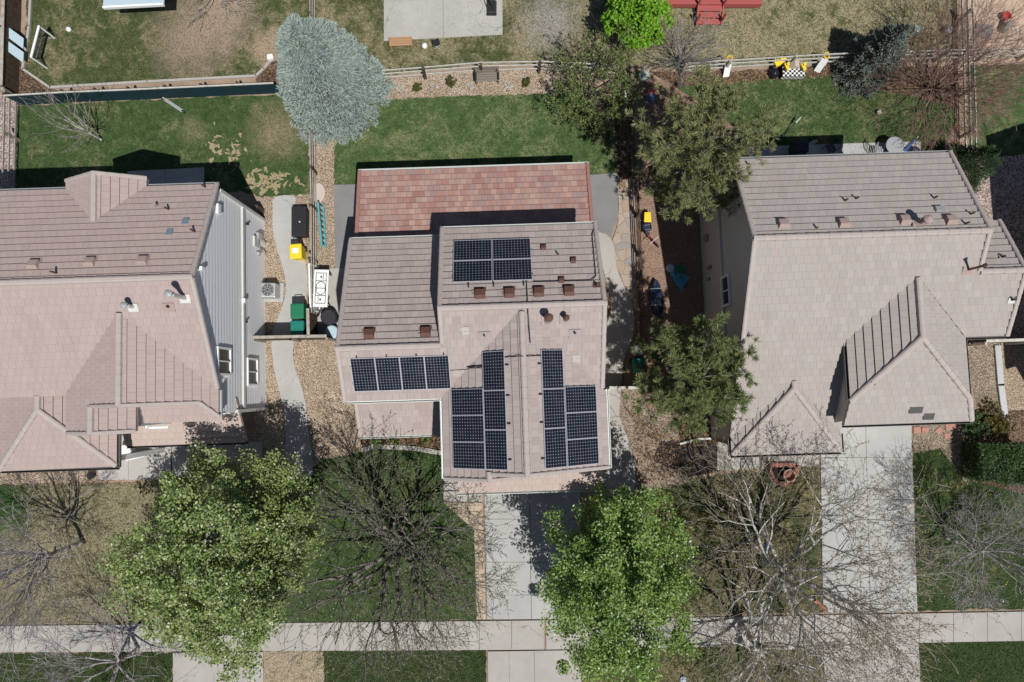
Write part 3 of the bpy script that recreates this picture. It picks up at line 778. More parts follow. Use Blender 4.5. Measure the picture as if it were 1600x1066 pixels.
hb = lambda pl, x, y: zp(pl, x, y) - .16
wall(w, (-6.7, 6.45), (-6.7, 0), [(0, hb(pB, 0, 6.45)), (1 - 1.78 / 6.45, hb(pB, 0, 1.78)), (1, hb(pS, 0, 0))])
wall(w, (-6.7, 0), (-2.6, 0), [(0, hb(pS, 0, 0)), (1, hb(pS, 0, 0))])
wall(w, (-2.6, 0), (-2.6, -3.15), [(0, hb(pGw, -2.6, 0)), (1, hb(pGw, -2.6, 0))])
wall(w, (-2.6, -3.15), (3.6, -3.15), [(0, hb(pGw, -2.6, 0)), (3.08 / 6.2, hb(pGw, .48, 0)), (1, hb(pGe, 3.6, 0))])
wall(w, (3.6, -3.15), (3.6, 6.45), [(0, hb(pGe, 3.6, 0)), (3.2 / 9.6, hb(pS, 0, 0)), (6.33 / 9.6, hb(pS, 0, 3.18)), (1, hb(pN, 0, 6.45))])
wall(w, (3.6, 6.45), (-6.7, 6.45), [(0, hb(pN, 0, 6.45)), (.602, hb(pN, 0, 6.45)), (.603, hb(pB, 0, 6.45)), (1, hb(pB, 0, 6.45))])
wall(w, (-2.6, 6.3), (-2.6, 1.9), [(0, hb(pN, 0, 6.3)), (3.12 / 4.4, hb(pN, 0, 3.18)), (1, hb(pS, 0, 1.9))], z0=3.2)
w.build('wall', M['stucco_c'], hc)
for x in (-6.7, -3.2, .3, 3.7):
    m = MB(); m.box(W(x, 10.15, 1.15), (.2, .2, 2.3), Matrix.Rotation(YAW, 3, 'Z')); m.build('patio_post', M['fascia'], hc)
for x in (-6.8, -4.8):
    m = MB(); m.box(W(x, -1.75, 1.3), (.18, .18, 2.6), Matrix.Rotation(YAW, 3, 'Z')); m.build('porch_post', M['fascia'], hc)
garage_door(hc, -3.16, -1.6, 3.0)
window_y(hc, 6.46, 1, -1.5, .6, 4.0, 5.1); window_y(hc, -3.15, -1, -.4, 1.4, 4.3, 5.6); window_y(hc, 0, -1, -5.6, -4.0, 4.1, 5.2)
window_y(hc, 6.46, 1, -5.6, -4.1, .9, 2.1); window_x(hc, -6.7, -1, 1.2, 2.4, 3.9, 5.1); window_x(hc, 3.6, 1, 1.5, 2.9, 3.6, 4.8)
m = MB(); m.box(W(-3.3, -.03, 1.05), (.95, .06, 2.1), Matrix.Rotation(YAW, 3, 'Z')); m.build('front_door', M['wood_brown'], hc)
# panels
for i in range(2):
    for j in range(2): solar(hc, pN, -2.22 + 1.6 * i, 4.2 + .955 * j, -2.22 + 1.6 * (i + 1) - .02, 4.2 + .955 * (j + 1) - .01, 12, 8)
for i in range(4): solar(hc, pS, -6.47 + .993 * i, .10, -6.47 + .993 * (i + 1), 1.44, 8, 12)
for i in range(3): solar(hc, pGw, -1.09, -3.2 + 1.555 * i, -.2, -3.2 + 1.555 * (i + 1), 8, 12)
for i in range(3): solar(hc, pGw, -2.44, -3.2 + 1.07 * i, -1.10, -3.2 + 1.07 * (i + 1), 12, 8)
for i in range(3): solar(hc, pGe, 1.13, -3.2 + 1.55 * i, 2.02, -3.2 + 1.55 * (i + 1), 8, 12)
for i in range(3): solar(hc, pGe, 2.04, -3.2 + 1.055 * i, 3.38, -3.2 + 1.055 * (i + 1), 12, 8)
for px, py in ((727, 516), (612, 590), (900, 560)):
    q = lp(px, py, pS); m = MB(); m.box(onroof(pS, *q, .052), (.3, .32, .03), roof_rot(pS)); m.build('replacement_tile', M['newtile'], hc)
skirt_rails(hc, pN, [(-2.25, 4.5, 1.0, 4.5), (-2.25, 5.6, 1.0, 5.6), (-1.6, 4.0, -1.6, 4.3), (-.6, 4.0, -.6, 4.3), (.6, 4.0, .6, 4.3)])
skirt_rails(hc, pS, [(-6.5, .4, -2.5, .4), (-6.5, 1.1, -2.5, 1.1), (-6.2, 1.4, -6.2, 1.52), (-5, 1.4, -5, 1.52), (-3.8, 1.4, -3.8, 1.52), (-2.7, 1.4, -2.7, 1.52)])
skirt_rails(hc, pGw, [(-2.4, y, -.08, y) for y in (-2.8, -1.4, -.3, .9)])
skirt_rails(hc, pGe, [(1.02, y, 3.3, y) for y in (-2.8, -1.4, -.3)] + [(1.02, .9, 2.0, .9)])
# vents and pipes
for x in (-1.14, .02, 1.18, 2.37): box_vent(hc, pN, x, 3.66, M['brown_metal'])
for x in (-5.7, -3.42): box_vent(hc, pB, x, 2.3, M['brown_metal'])
for x, y in ((1.48, 5.64), (2.66, 5.0), (2.11, 4.14)): box_vent(hc, pN, x, y, M['brown_metal'], .22, .2, .12, False)
pipe_vent(hc, pN, 2.06, 5.38, .3, .035, M['brown_metal']); pipe_vent(hc, pN, 3.5, 3.92, .35, .045, M['brown_metal'], 'brown_metal', fl=.3)
pipe_vent(hc, pS, 1.5, 2.62, .75, .10, M['brown_metal'], 'flash', True, .5, True)
pipe_vent(hc, pS, 2.2, 2.62, .5, .07, M['brown_metal'], 'flash', True, .45, True)
pipe_vent(hc, pS, -1.03, 2.09, .22, .04, M['black_m'], 'flash', False, .46); pipe_vent(hc, pS, 2.57, 2.07, .25, .045, M['black_m'], 'flash', False, .46)
m = MB()
cd_ = [onroof(pN, 3.85, 6.45, .1), onroof(pN, 3.62, 6.4, .1), onroof(pN, 3.55, 6.2, .1), onroof(pN, 3.5, 4.3, .1), onroof(pN, 3.3, 4.1, .1), onroof(pN, 1.0, 4.12, .1)]
m.path(cd_, .018); m.path([onroof(pN, .72, 4.2, .1), onroof(pN, .72, 3.2, .12), onroof(pS, .72, 3.1, .12), onroof(pGe, .72, 1.7, .12)], .018)
m.path([onroof(pGw, -.2, 1.2, .1), onroof(pGw, .3, 1.2, .12), onroof(pGw, .48, 1.2, .18), onroof(pGe, .6, 1.2, .14), onroof(pGe, 1.15, 1.22, .1)], .018)
m.path([onroof(pS, -2.5, .82, .09), onroof(pS, -1.8, .84, .09), onroof(pGw, -1.7, .84, .09), onroof(pGw, -1.1, .82, .09)], .014)
m.build('conduit', M['black_m'], hc)

# ---- left house
hl = empty('house', W(-16, 3.5), 'left house with pinkish tile roof and grey lap-sided gable wall', 'house', 'houses along the street')
z0 = 8.07; lS, lN = (z0 - K * 4.64, 0, K), (z0 + K * 4.64, 0, -K)
lbW, lbE = (6.68 + K * 16.75, K, 0), (6.68 - K * 16.75, -K, 0)
lgE, lgW = (7.45 - K * 15.25, -K, 0), (7.45 + K * 15.25, K, 0)
l2E = (6.6 - K * 16.85, -K, 0)
lSk = (5.2 + K * .95, 0, K); lP = (2.7 + K * 2.05, 0, K)
hpW, hpE, hpS = (5.75 + K * 19.55, K, 0), (5.75 - K * 19.55, -K, 0), (5.75 + K * .26, 0, K)
r = MB()
roof_face(r, [(-26, 4.64), (-26, 8.9), (-12.1, 8.9), (-12.1, 4.64)], lN)
roof_face(r, [[(-26, 4.64), (-15.25, 4.64), (-15.25, 3.47), (-18.3, .4), (-18.3, .3), (-26, .3)], [(-15.25, 4.64), (-12.1, 4.64), (-12.1, .36), (-15.25, 3.47)]], lS)
roof_face(r, [(-16.75, 7.2), (-16.75, 9.3), (-18.42, 9.3), (-18.42, 8.85)], lbW); roof_face(r, [(-16.75, 7.2), (-16.75, 9.3), (-15.08, 9.3), (-15.08, 8.85)], lbE)
roof_face(r, [(-15.25, 3.5), (-12.1, .36), (-12.1, -.75), (-12.75, -.2), (-15.25, -.2)], lgE)
roof_face(r, [(-15.25, 3.5), (-15.25, -.2), (-16.85, -.2), (-16.85, -1.27), (-18.25, -1.27), (-18.25, .45)], lgW)
roof_face(r, [(-16.85, -.205), (-16.85, -1.27), (-15.45, -1.27), (-15.45, -.205)], l2E)
roof_face(r, [(-15.42, -.95), (-12.15, -.95), (-12.15, -.76), (-12.72, -.2), (-15.42, -.2)], lSk)
roof_face(r, [(-17.6, -2.05), (-12.15, -2.05), (-12.2, -.05), (-17.6, -.05)], lP, m=1)
roof_face(r, [(-19.55, .3), (-19.55, -.26), (-22.15, -2.86), (-22.15, .3)], hpW); roof_face(r, [(-19.55, .3), (-19.55, -.26), (-17.05, -2.76), (-17.05, .3)], hpE)
roof_face(r, [(-19.55, -.26), (-22.15, -2.82), (-17.05, -2.78)], hpS)
roofL = r.build('roof', [M['tile_L'], M['tile_salmon']], hl)
cap = Multi()
cap_line(cap, W(-26, 4.64, 8.12), W(-12.08, 4.64, 8.12)); cap_line(cap, W(-16.75, 7.25, 6.72), W(-16.75, 9.32, 6.72))
cap_line(cap, W(-15.25, 3.4, 7.5), W(-15.25, -.2, 7.5)); cap_line(cap, W(-16.85, -.2, 6.65), W(-16.85, -1.28, 6.65))
cap_line(cap, W(-19.55, .3, 5.8), W(-19.55, -.28, 5.8)); cap_line(cap, W(-19.55, -.26, 5.8), W(-22.1, -2.8, 4.44)); cap_line(cap, W(-19.55, -.26, 5.8), W(-17.08, -2.76, 4.48))
for pl, x, ya, yb in ((lN, -12.12, 4.7, 8.9), (lS, -12.12, .4, 4.6)): cap_line(cap, onroof(pl, x, ya, .05), onroof(pl, x, yb, .05), .22, .07)
for pl, xa, xb, y in ((lgW, -15.3, -16.8, -.19), (lgE, -15.2, -12.75, -.19), (lgW, -16.9, -18.2, -1.26), (l2E, -16.8, -15.5, -1.26), (lbW, -16.8, -18.4, 9.29), (lbE, -16.7, -15.1, 9.29)):
    cap_line(cap, onroof(pl, xa, y, .05), onroof(pl, xb, y, .05), .2, .07)
cap_line(cap, onroof(lgE, -12.72, -.2, .06), onroof(lgE, -12.1, -.76, .06), .2, .07)
cap.build('ridge_cap', M['cap'], roofL)
gt = Multi()
gutter(gt, W(-26, 8.9, zp(lN, 0, 8.9) - .02), W(-18.5, 8.9, zp(lN, 0, 8.9) - .02), W(0, 1, 0)); gutter(gt, W(-15.0, 8.9, zp(lN, 0, 8.9) - .02), W(-12.05, 8.9, zp(lN, 0, 8.9) - .02), W(0, 1, 0))
gutter(gt, W(-22.2, -2.82, zp(hpS, 0, -2.82) - .02), W(-17.0, -2.82, zp(hpS, 0, -2.8) - .02), W(0, -1, 0), 1)
gutter(gt, W(-17.05, -1.2, zp(hpE, -17.05, 0) - .02), W(-17.05, -2.85, zp(hpE, -17.05, 0) - .02), W(1, 0, 0), 1)
gutter(gt, W(-17.65, -2.05, 2.68), W(-12.1, -2.05, 2.68), W(0, -1, 0), 1)
gutter(gt, W(-12.1, .3, zp(lgE, -12.1, 0) - .02), W(-12.1, -.8, zp(lgE, -12.1, 0) - .02), W(1, 0, 0))
gt.build('gutter', [M['gutter_g'], M['gutter_d']], roofL)
w = MB(); L_ = 9.5
lap_wall(w, (-12.25, -.68), (-12.25, 8.82), [(0, 5.55), (1.04 / L_, 5.62), (5.32 / L_, 7.88), (1, zp(lN, 0, 8.82) - .14)])
wE = w.build('siding_wall', M['siding'], hl)
w = MB()
wall(w, (-12.25, 8.6), (-26, 8.6), [(0, 5.75), (1, 5.75)]); wall(w, (-19.45, -.6), (-12.25, -.6), [(0, 5.1), (1, 5.1)])
wall(w, (-21.9, -2.5), (-19.45, -2.5), [(0, 4.3), (1, 4.3)]); wall(w, (-19.45, -2.5), (-19.45, -.6), [(0, 4.3), (1, 4.3)]); wall(w, (-21.9, 0), (-21.9, -2.5), [(0, 4.3), (1, 4.3)])
wall(w, (-18.0, .0), (-12.4, .0), [(0, 5.75), (.491, 7.2), (1, 5.7)], z0=3.0); wall(w, (-18.1, -1.1), (-15.6, -1.1), [(0, 5.7), (.5, 6.38), (1, 5.7)], z0=3.0); wall(w, (-18.1, .0), (-18.1, -1.1), [(0, 5.7), (1, 5.7)], z0=3.0); wall(w, (-15.6, -1.1), (-15.6, .0), [(0, 5.7), (1, 5.7)], z0=3.0); wall(w, (-26, .6), (-18, .6), [(0, 5.6), (1, 5.6)]); wall(w, (-15.4, 9.05), (-18.1, 9.05), [(0, 5.75), (.5, 6.5), (1, 5.75)])
wall(w, (-15.4, 8.6), (-15.4, 9.05), [(0, 5.7), (1, 5.7)]); wall(w, (-18.1, 9.05), (-18.1, 8.6), [(0, 5.7), (1, 5.7)])
wall(w, (-26, 8.6), (-26, .6), [(0, 5.6), (.5, 7.7), (1, 5.6)])
w.build('wall', M['siding'], hl)
m = MB(); R = Matrix.Rotation(YAW, 3, 'Z')
m.box(W(-12.20, 4.07, 2.85), (.10, 9.5, .22), R); m.box(W(-12.19, 8.80, 2.6), (.14, .14, 5.6), R); m.box(W(-12.19, -.64, 1.9), (.14, .14, 3.6), R)
m.build('trim_board', M['fascia'], hl)
m = MB(); m.box(W(-17.3, -2.5, 2.15), (.22, .22, 4.3), R); m.build('porch_post', M['white'], hl)
ya, za = OX(342, 545, -12.2); yb, zb = OX(358, 584, -12.2)
window_x(hl, -12.25, 1, yb, ya, zb - .05, za + .1); 
ya, za = OX(387, 562, -12.2); yb, zb = OX(401, 600, -12.2)
window_x(hl, -12.25, 1, yb, ya, zb, za)
def wallbox(px, py, d, mat, name, x0=-12.2, off=0):
    y, z = OX(px, py, x0); m = MB(); m.box(W(x0 + d[0] / 2 + off, y, z), d, R); return m.build(name, mat, hl)
wallbox(339, 327, (.12, .42, .28), M['white'], 'gable_vent'); wallbox(312, 420, (.14, .16, .2), M['white'], 'wall_vent')
wallbox(402, 370, (.16, .3, .5), M['galv'], 'electric_meter_box'); wallbox(398, 378, (.1, .5, .55), M['fascia'], 'electric_panel'); wallbox(402, 397, (.14, .16, .22), M['galv'], 'wall_box')
wallbox(379, 470, (.14, .2, .2), M['white'], 'dryer_vent'); wallbox(385, 350, (.1, .1, .14), M['black'], 'wall_light'); wallbox(383, 503, (.1, .1, .14), M['black'], 'wall_light')
m = MB()
y, z = OX(402, 380, -12.2); m.path([W(-12.12, y - .3, z), W(-12.12, y - .3, .1)], .03); m.path([W(-12.12, y + .2, z), W(-12.12, y + .2, .1)], .03)
m.build('wall_conduit', M['galv'], hl)
# odd little glazed louvre in the lower roof and the white flashing at the wall foot
c = P(250, 662, 3.5); m = MB()
m.box(c + Vector((0, -.17, .10)), (.86, .09, .05), R); m.box(c + Vector((-.44, .02, .16)), (.07, .42, .3), R)
fr = m.build('roof_louvre', M['white'], hl)
m = MB()
for i in range(5): m.box(c + Vector((.12, -.02 + .07 * i, .06)), (.72, .05, .03), R)
m.build('slat', M['galv'], fr)
m = MB(); m.box(P(352, 644, 3.55), (.75, .16, .12), R); m.build('roof_flashing', M['white'], hl)
# fittings
for px, py in ((57, 417), (144, 413), (226, 411)):
    q = inv(P(px, py, 7.6)); box_vent(hl, lN, q[0], q[1], M['tile_box'], .42, .38, .15, False)
def lp(px, py, pl):
    a, b = inv(P(px, py, 0)), inv(P(px, py, 1)); dx, dy = b[0] - a[0], b[1] - a[1]
    z = (pl[0] + pl[1] * a[0] + pl[2] * a[1]) / (1 - pl[1] * dx - pl[2] * dy); return a[0] + dx * z, a[1] + dy * z
for px, py in ((322, 293), (265, 328), (305, 362), (90, 427)): q = lp(px, py, lN); pipe_vent(hl, lN, *q, .42, .04, M['brown_metal'])
q = lp(247, 322, lN); pipe_vent(hl, lN, *q, .3, .05, M['flash'])
for px, py in ((291, 347), (266, 364)):
    q = lp(px, py, lN); m = MB(); m.box(onroof(lN, *q, .07), (.26, .3, .03), roof_rot(lN)); m.build('slate_patch', M['slate'], hl)
q = lp(290, 466, lS); pipe_vent(hl, lS, *q, 1.25, .085, M['galv'], 'fascia', True, .42)
q = lp(209, 480, lS); pipe_vent(hl, lS, *q, .62, .07, M['galv'], 'fascia', True, .4)
q = lp(265, 480, lS); pipe_vent(hl, lS, *q, .2, .05, M['black_m'], 'tile_box', False, .44)

# ---- right house
hr = empty('house', W(14.5, 3), 'right house with beige tile roof, plain beige stucco wall and wide driveway', 'house', 'houses along the street')
z0 = 8.04; rS, rN = (z0 - K * 5.42, 0, K), (z0 + K * 5.42, 0, -K)
hw, he, hs = (5.1 - K * 11.9, K, 0), (5.1 + K * 11.9, -K, 0), (5.1 + .446 * .43, 0, .446)
gw, ge, gs = (7.2 - K * 16.2, K, 0), (7.2 + K * 16.2, -K, 0), (7.2 - K * 1.44, 0, K)
e2 = (7.25 + K * 3.96, 0, -K)
r = MB()
roof_face(r, [(9.5, 5.42), (9.5, 9.16), (18.72, 9.16), (18.6, 5.42)], rN)
roof_face(r, [[(9.5, 5.42), (11.9, 5.42), (11.9, -.12), (9.5, -2.52)], [(11.9, 5.42), (16.2, 5.42), (16.2, 3.88), (13.82, 1.5), (14.3, 1.2), (14.3, -2.45), (11.9, -.12)], [(16.2, 5.42), (18.6, 5.42), (18.6, 3.96), (20.45, 3.96), (20.45, 1.47), (18.72, 1.47), (16.2, 3.88)]], rS)
roof_face(r, [(18.6, 3.96), (18.6, 6.22), (20.45, 6.22), (20.45, 3.96)], e2)
roof_face(r, [(11.9, -.12), (11.9, -.43), (9.52, -3.25), (9.52, -2.5)], hw); roof_face(r, [(11.9, -.12), (11.9, -.43), (14.33, -3.25), (14.33, -2.5)], he)
roof_face(r, [(11.9, -.43), (9.52, -3.26), (14.33, -3.26)], hs)
roof_face(r, [(16.2, 3.88), (16.2, 1.44), (13.83, -.95), (13.83, 1.5)], gw); roof_face(r, [(16.2, 3.88), (16.2, 1.44), (18.74, -1.02), (18.74, 1.45)], ge)
roof_face(r, [(16.2, 1.44), (13.83, -1.0), (13.76, -2.0), (19.1, -2.0), (18.74, -1.05)], gs)
roofR = r.build('roof', M['tile_R'], hr)
cap = Multi()
cap_line(cap, W(9.46, 5.42, 8.09), W(18.62, 5.42, 8.09)); cap_line(cap, W(18.62, 3.96, 7.3), W(20.5, 3.96, 7.3))
cap_line(cap, W(16.2, 3.8, 7.25), W(16.2, 1.42, 7.25)); cap_line(cap, W(16.2, 1.44, 7.25), W(13.83, -1.0, 5.98)); cap_line(cap, W(16.2, 1.44, 7.25), W(18.74, -1.04, 5.92)); cap_line(cap, W(18.74, -1.04, 5.92), W(19.08, -1.98, 5.42))
cap_line(cap, W(11.9, -.12, 5.15), W(11.9, -.45, 5.15)); cap_line(cap, W(11.9, -.43, 5.15), W(9.56, -3.22, 3.9)); cap_line(cap, W(11.9, -.43, 5.15), W(14.28, -3.22, 3.88))
for pl, x, ya, yb in ((rN, 9.52, 5.45, 9.16), (rS, 9.52, -2.4, 5.4), (rN, 18.62, 5.45, 9.16), (rS, 18.58, 4.0, 5.4), (rS, 20.43, 1.47, 3.9), (e2, 20.43, 4, 6.22)):
    cap_line(cap, onroof(pl, x, ya, .05), onroof(pl, x, yb, .05), .22, .07)
cap.build('ridge_cap', M['cap'], roofR)
gt = Multi()
gutter(gt, W(9.45, 9.16, zp(rN, 0, 9.16) - .02), W(18.75, 9.16, zp(rN, 0, 9.16) - .02), W(0, 1, 0))
for a, b, o_ in (((9.5, -3.26, 3.82), (14.36, -3.26, 3.82), (0, -1, 0)), ((9.52, -2.5, 3.83), (9.52, -3.3, 3.83), (-1, 0, 0)), ((14.33, -2.5, 3.8), (14.33, -3.3, 3.8), (1, 0, 0)), ((13.74, -2.0, 5.36), (19.12, -2.0, 5.36), (0, -1, 0)), ((13.83, 1.5, 5.93), (13.83, -1.0, 5.93), (-1, 0, 0)), ((18.74, 1.4, 5.84), (18.74, -1.05, 5.84), (1, 0, 0)), ((18.8, 1.47, 5.92), (20.45, 1.47, 5.92), (0, -1, 0))):
    gutter(gt, W(*a), W(*b), W(*o_), 1)
gt.build('gutter', [M['gutter_g'], M['gutter_d']], roofR)
w = MB()
wall(w, (9.75, 8.9), (9.75, -2.9), [(0, zp(rN, 0, 8.9) - .18), (3.48 / 11.8, 7.85), (1, zp(rS, 0, -2.9) - .05)])
wall(w, (9.75, -2.9), (14.1, -2.9), [(0, 3.8), (1, 3.8)]); wall(w, (14.1, -2.9), (14.1, 1.4), [(0, 3.8), (.2, 3.8), (.25, 5.3), (.7, 5.75), (1, 5.75)])
wall(w, (14.1, -1.7), (18.5, -1.7), [(0, 5.3), (1, 5.3)]); wall(w, (18.5, -1.7), (18.5, 1.8), [(0, 5.3), (.3, 5.75), (1, 5.75)])
wall(w, (18.5, 1.8), (20.2, 1.8), [(0, 5.9), (1, 5.9)]); wall(w, (20.2, 1.8), (20.2, 6.0), [(0, 5.9), (.52, 7.05), (1, 5.9)]); wall(w, (20.2, 6), (18.4, 6), [(0, 5.95), (1, 5.95)])
wall(w, (18.4, 6), (18.4, 8.9), [(0, 7.4), (1, 6.0)]); wall(w, (18.4, 8.9), (9.75, 8.9), [(0, 6.0), (1, 6.0)])
w.build('wall', M['stucco'], hr)
m = MB(); m.box(W(9.70, 4.2, 3.3), (.1, 9.3, .16), R); m.build('belt_trim', M['fascia'], hr)
ya, za = OX(1129, 436, 9.7); yb, zb = OX(1139, 474, 9.7)
f_ = window_x(hr, 9.75, -1, yb, ya, min(za, zb) - .1, max(za, zb) + .15)
for (x, y, d) in ((1103, 372, (.1, .3, .5)), (1108, 418, (.12, .16, .5)), (1107, 436, (.12, .14, .3))):
    yy, zz = OX(x, y, 9.68); m = MB(); m.box(W(9.68, yy, max(.5, zz)), d, R); m.build('wall_box', M['flash'], hr)
garage_door(hr, -1.71, 14.3, 18.2)
window_y(hr, -2.9, -1, 10.8, 12.6, 1.0, 2.5); window_y(hr, 8.9, 1, 11, 13, 3.9, 5.1); window_y(hr, 8.9, 1, 15, 17, .2, 2.2)
for px, py in ((1223, 353), (1317, 352), (1412, 347), (1484, 347)): q = lp(px, py, rN); box_vent(hr, rN, *q, M['tile_box'], .42, .38, .17, False)
for px, py in ((1169, 258), (1319, 314), (1336, 311), (1458, 310), (1515, 335), (1507, 350), (1275, 357)): q = lp(px, py, rN); pipe_vent(hr, rN, *q, .3, .04, M['tile_box'] if px < 1300 else M['brown_metal'])
q = lp(1436, 348, rN); pipe_vent(hr, rN, *q, .5, .1, M['tile_box'], 'tile_box', True, .4)
q = lp(1426, 353, rN); pipe_vent(hr, rN, *q, .14, .07, M['tile_box'])
q = lp(1467, 329, rN); m = MB(); m.box(onroof(rN, *q, .1), (.36, .22, .1), roof_rot(rN)); m.build('roof_vent', M['galv'], hr)
q = lp(1511, 422, rS); pipe_vent(hr, rS, *q, .95, .045, M['brown_metal'], 'tile_box', True, .42)
q = lp(1579, 469, rS); pipe_vent(hr, rS, *q, .3, .05, M['black_m'], 'fascia', False, .28)
q = lp(1564, 402, e2); pipe_vent(hr, e2, *q, .25, .05, M['black_m'], 'flash', False, .25)
for px, py, sx, sy in ((1430, 640, .55, .3), (1450, 650, .45, .3)):
    q = lp(px, py, gs); m = MB(); m.box(onroof(gs, *q, .055), (sx, sy, .03), roof_rot(gs)); m.build('replacement_tile', M['patch'], hr)
q = lp(1362, 597, gs); m = MB(); m.box(onroof(gs, *q, .08), (.2, .16, .1), roof_rot(gs)); m.build('broken_tile', M['patch'], hr)

# ---- neighbouring house beyond the right edge, only its shadow reaches the picture
hn = empty('house', W(29, 4), 'neighbour house past the right edge whose shadow falls on the pink gravel', 'house', 'houses along the street')
nW, nE = (5.6 - K * 25.95, K, 0), (5.6 + K * 32.85, -K, 0)
r = MB(); roof_face(r, [(29.4, 9.2), (25.95, 9.2), (25.95, -2.6), (29.4, -2.6)], nW); roof_face(r, [(29.4, 9.2), (32.85, 9.2), (32.85, -2.6), (29.4, -2.6)], nE)
rf = r.build('roof', M['tile_R'], hn)
cap = Multi(); cap_line(cap, W(29.4, -2.6, 7.47), W(29.4, 9.2, 7.47)); cap.build('ridge_cap', M['cap'], rf)
w = MB()
wall(w, (26.3, 8.9), (26.3, -2.3), [(0, 5.6), (1, 5.6)]); wall(w, (26.3, -2.3), (32.5, -2.3), [(0, 5.6), (.5, 7.2), (1, 5.6)]); wall(w, (32.5, -2.3), (32.5, 8.9), [(0, 5.6), (1, 5.6)]); wall(w, (32.5, 8.9), (26.3, 8.9), [(0, 5.6), (.5, 7.2), (1, 5.6)])
w.build('wall', M['stucco'], hn); window_x(hn, 26.3, -1, 2, 3.2, 3.6, 4.8)

# ------------------------------------------------------------ trees and plants
M['bark'] = bark_mat('grey_brown_bark', (.07, .055, .042), (.16, .13, .10))
M['bark_pale'] = bark_mat('pale_grey_bark', (.32, .30, .27), (.62, .60, .56), 7)
M['bark_dark'] = bark_mat('dark_twig_bark', (.05, .042, .035), (.13, .11, .09))
M['bark_grey'] = bark_mat('grey_twig_bark', (.20, .18, .175), (.42, .395, .385))
M['bark_red'] = bark_mat('red_brown_twig_bark', (.16, .095, .075), (.34, .215, .175))
M['bark_olive'] = bark_mat('olive_grey_bark', (.06, .052, .04), (.25, .23, .20), 5)
M['twig_pale_grey_bark'] = bark_mat('light_brown_twigs', (.24, .20, .165), (.44, .395, .34), 7)
M['lf_pear'] = leaf_mat('pear_leaf', [(.06, .12, .02), (.14, .22, .042), (.22, .31, .075), (.31, .385, .13), (.45, .50, .27), (.17, .25, .05)], .38, .5)
M['lf_pear2'] = leaf_mat('fresh_green_leaf', [(.055, .13, .016), (.13, .245, .035), (.205, .33, .058), (.30, .42, .115), (.10, .20, .025), (.40, .48, .20)], .38, .5)
M['flower'] = leaf_mat('cream_leaf_glint', [(.48, .50, .34), (.38, .42, .24), (.55, .53, .42)], .7, .2)  # cream colour standing in for white reflections off glossy leaves
M['lf_olive'] = leaf_mat('young_olive_leaf', [(.11, .14, .045), (.19, .22, .085), (.24, .25, .12), (.15, .17, .07)])
M['lf_spring'] = leaf_mat('small_spring_leaf', [(.10, .155, .035), (.16, .22, .055), (.20, .25, .08), (.12, .17, .045)])
M['lf_bud'] = leaf_mat('brown_bud', [(.20, .15, .075), (.28, .23, .12), (.16, .13, .06), (.24, .22, .10)])
M['lf_bright'] = leaf_mat('bright_spring_leaf', [(.10, .25, .01), (.17, .36, .02), (.24, .45, .04), (.13, .30, .015)])
M['needle'] = leaf_mat('pine_needle', [(.10, .125, .04), (.19, .21, .08), (.27, .265, .125), (.14, .16, .055), (.33, .31, .16)], .6, .2, .15)
M['needle2'] = leaf_mat('deep_pine_needle', [(.08, .12, .035), (.15, .195, .065), (.21, .25, .095), (.11, .15, .045), (.27, .285, .13)], .6, .2, .15)
M['spruce'] = leaf_mat('blue_spruce_needle', [(.19, .25, .225), (.29, .37, .345), (.39, .46, .425), (.34, .35, .26), (.25, .35, .35), (.42, .43, .33), (.16, .20, .165), (.36, .42, .38)], .65, .2, .1)
M['spruce_d'] = leaf_mat('grey_green_spruce_needle', [(.08, .10, .08), (.15, .18, .15), (.23, .26, .22), (.10, .125, .10)], .65, .2, .1)
M['lf_dark'] = leaf_mat('dark_evergreen_leaf', [(.015, .035, .012), (.03, .06, .02), (.045, .08, .025)], .55, .3, .1)
M['lf_hedge'] = leaf_mat('hedge_leaf', [(.025, .055, .016), (.045, .085, .025), (.07, .12, .04), (.035, .07, .02)], .5, .3, .15)
M['lf_gold'] = leaf_mat('yellowing_leaf', [(.16, .13, .03), (.22, .17, .04), (.10, .10, .03), (.18, .12, .04)])
M['lf_round'] = leaf_mat('olive_shrub_leaf', [(.06, .07, .02), (.10, .11, .03), (.13, .13, .045)])
M['dry'] = leaf_mat('pale_dry_stalk', [(.40, .37, .33), (.52, .49, .45), (.33, .28, .23)], .8, .1, .1)

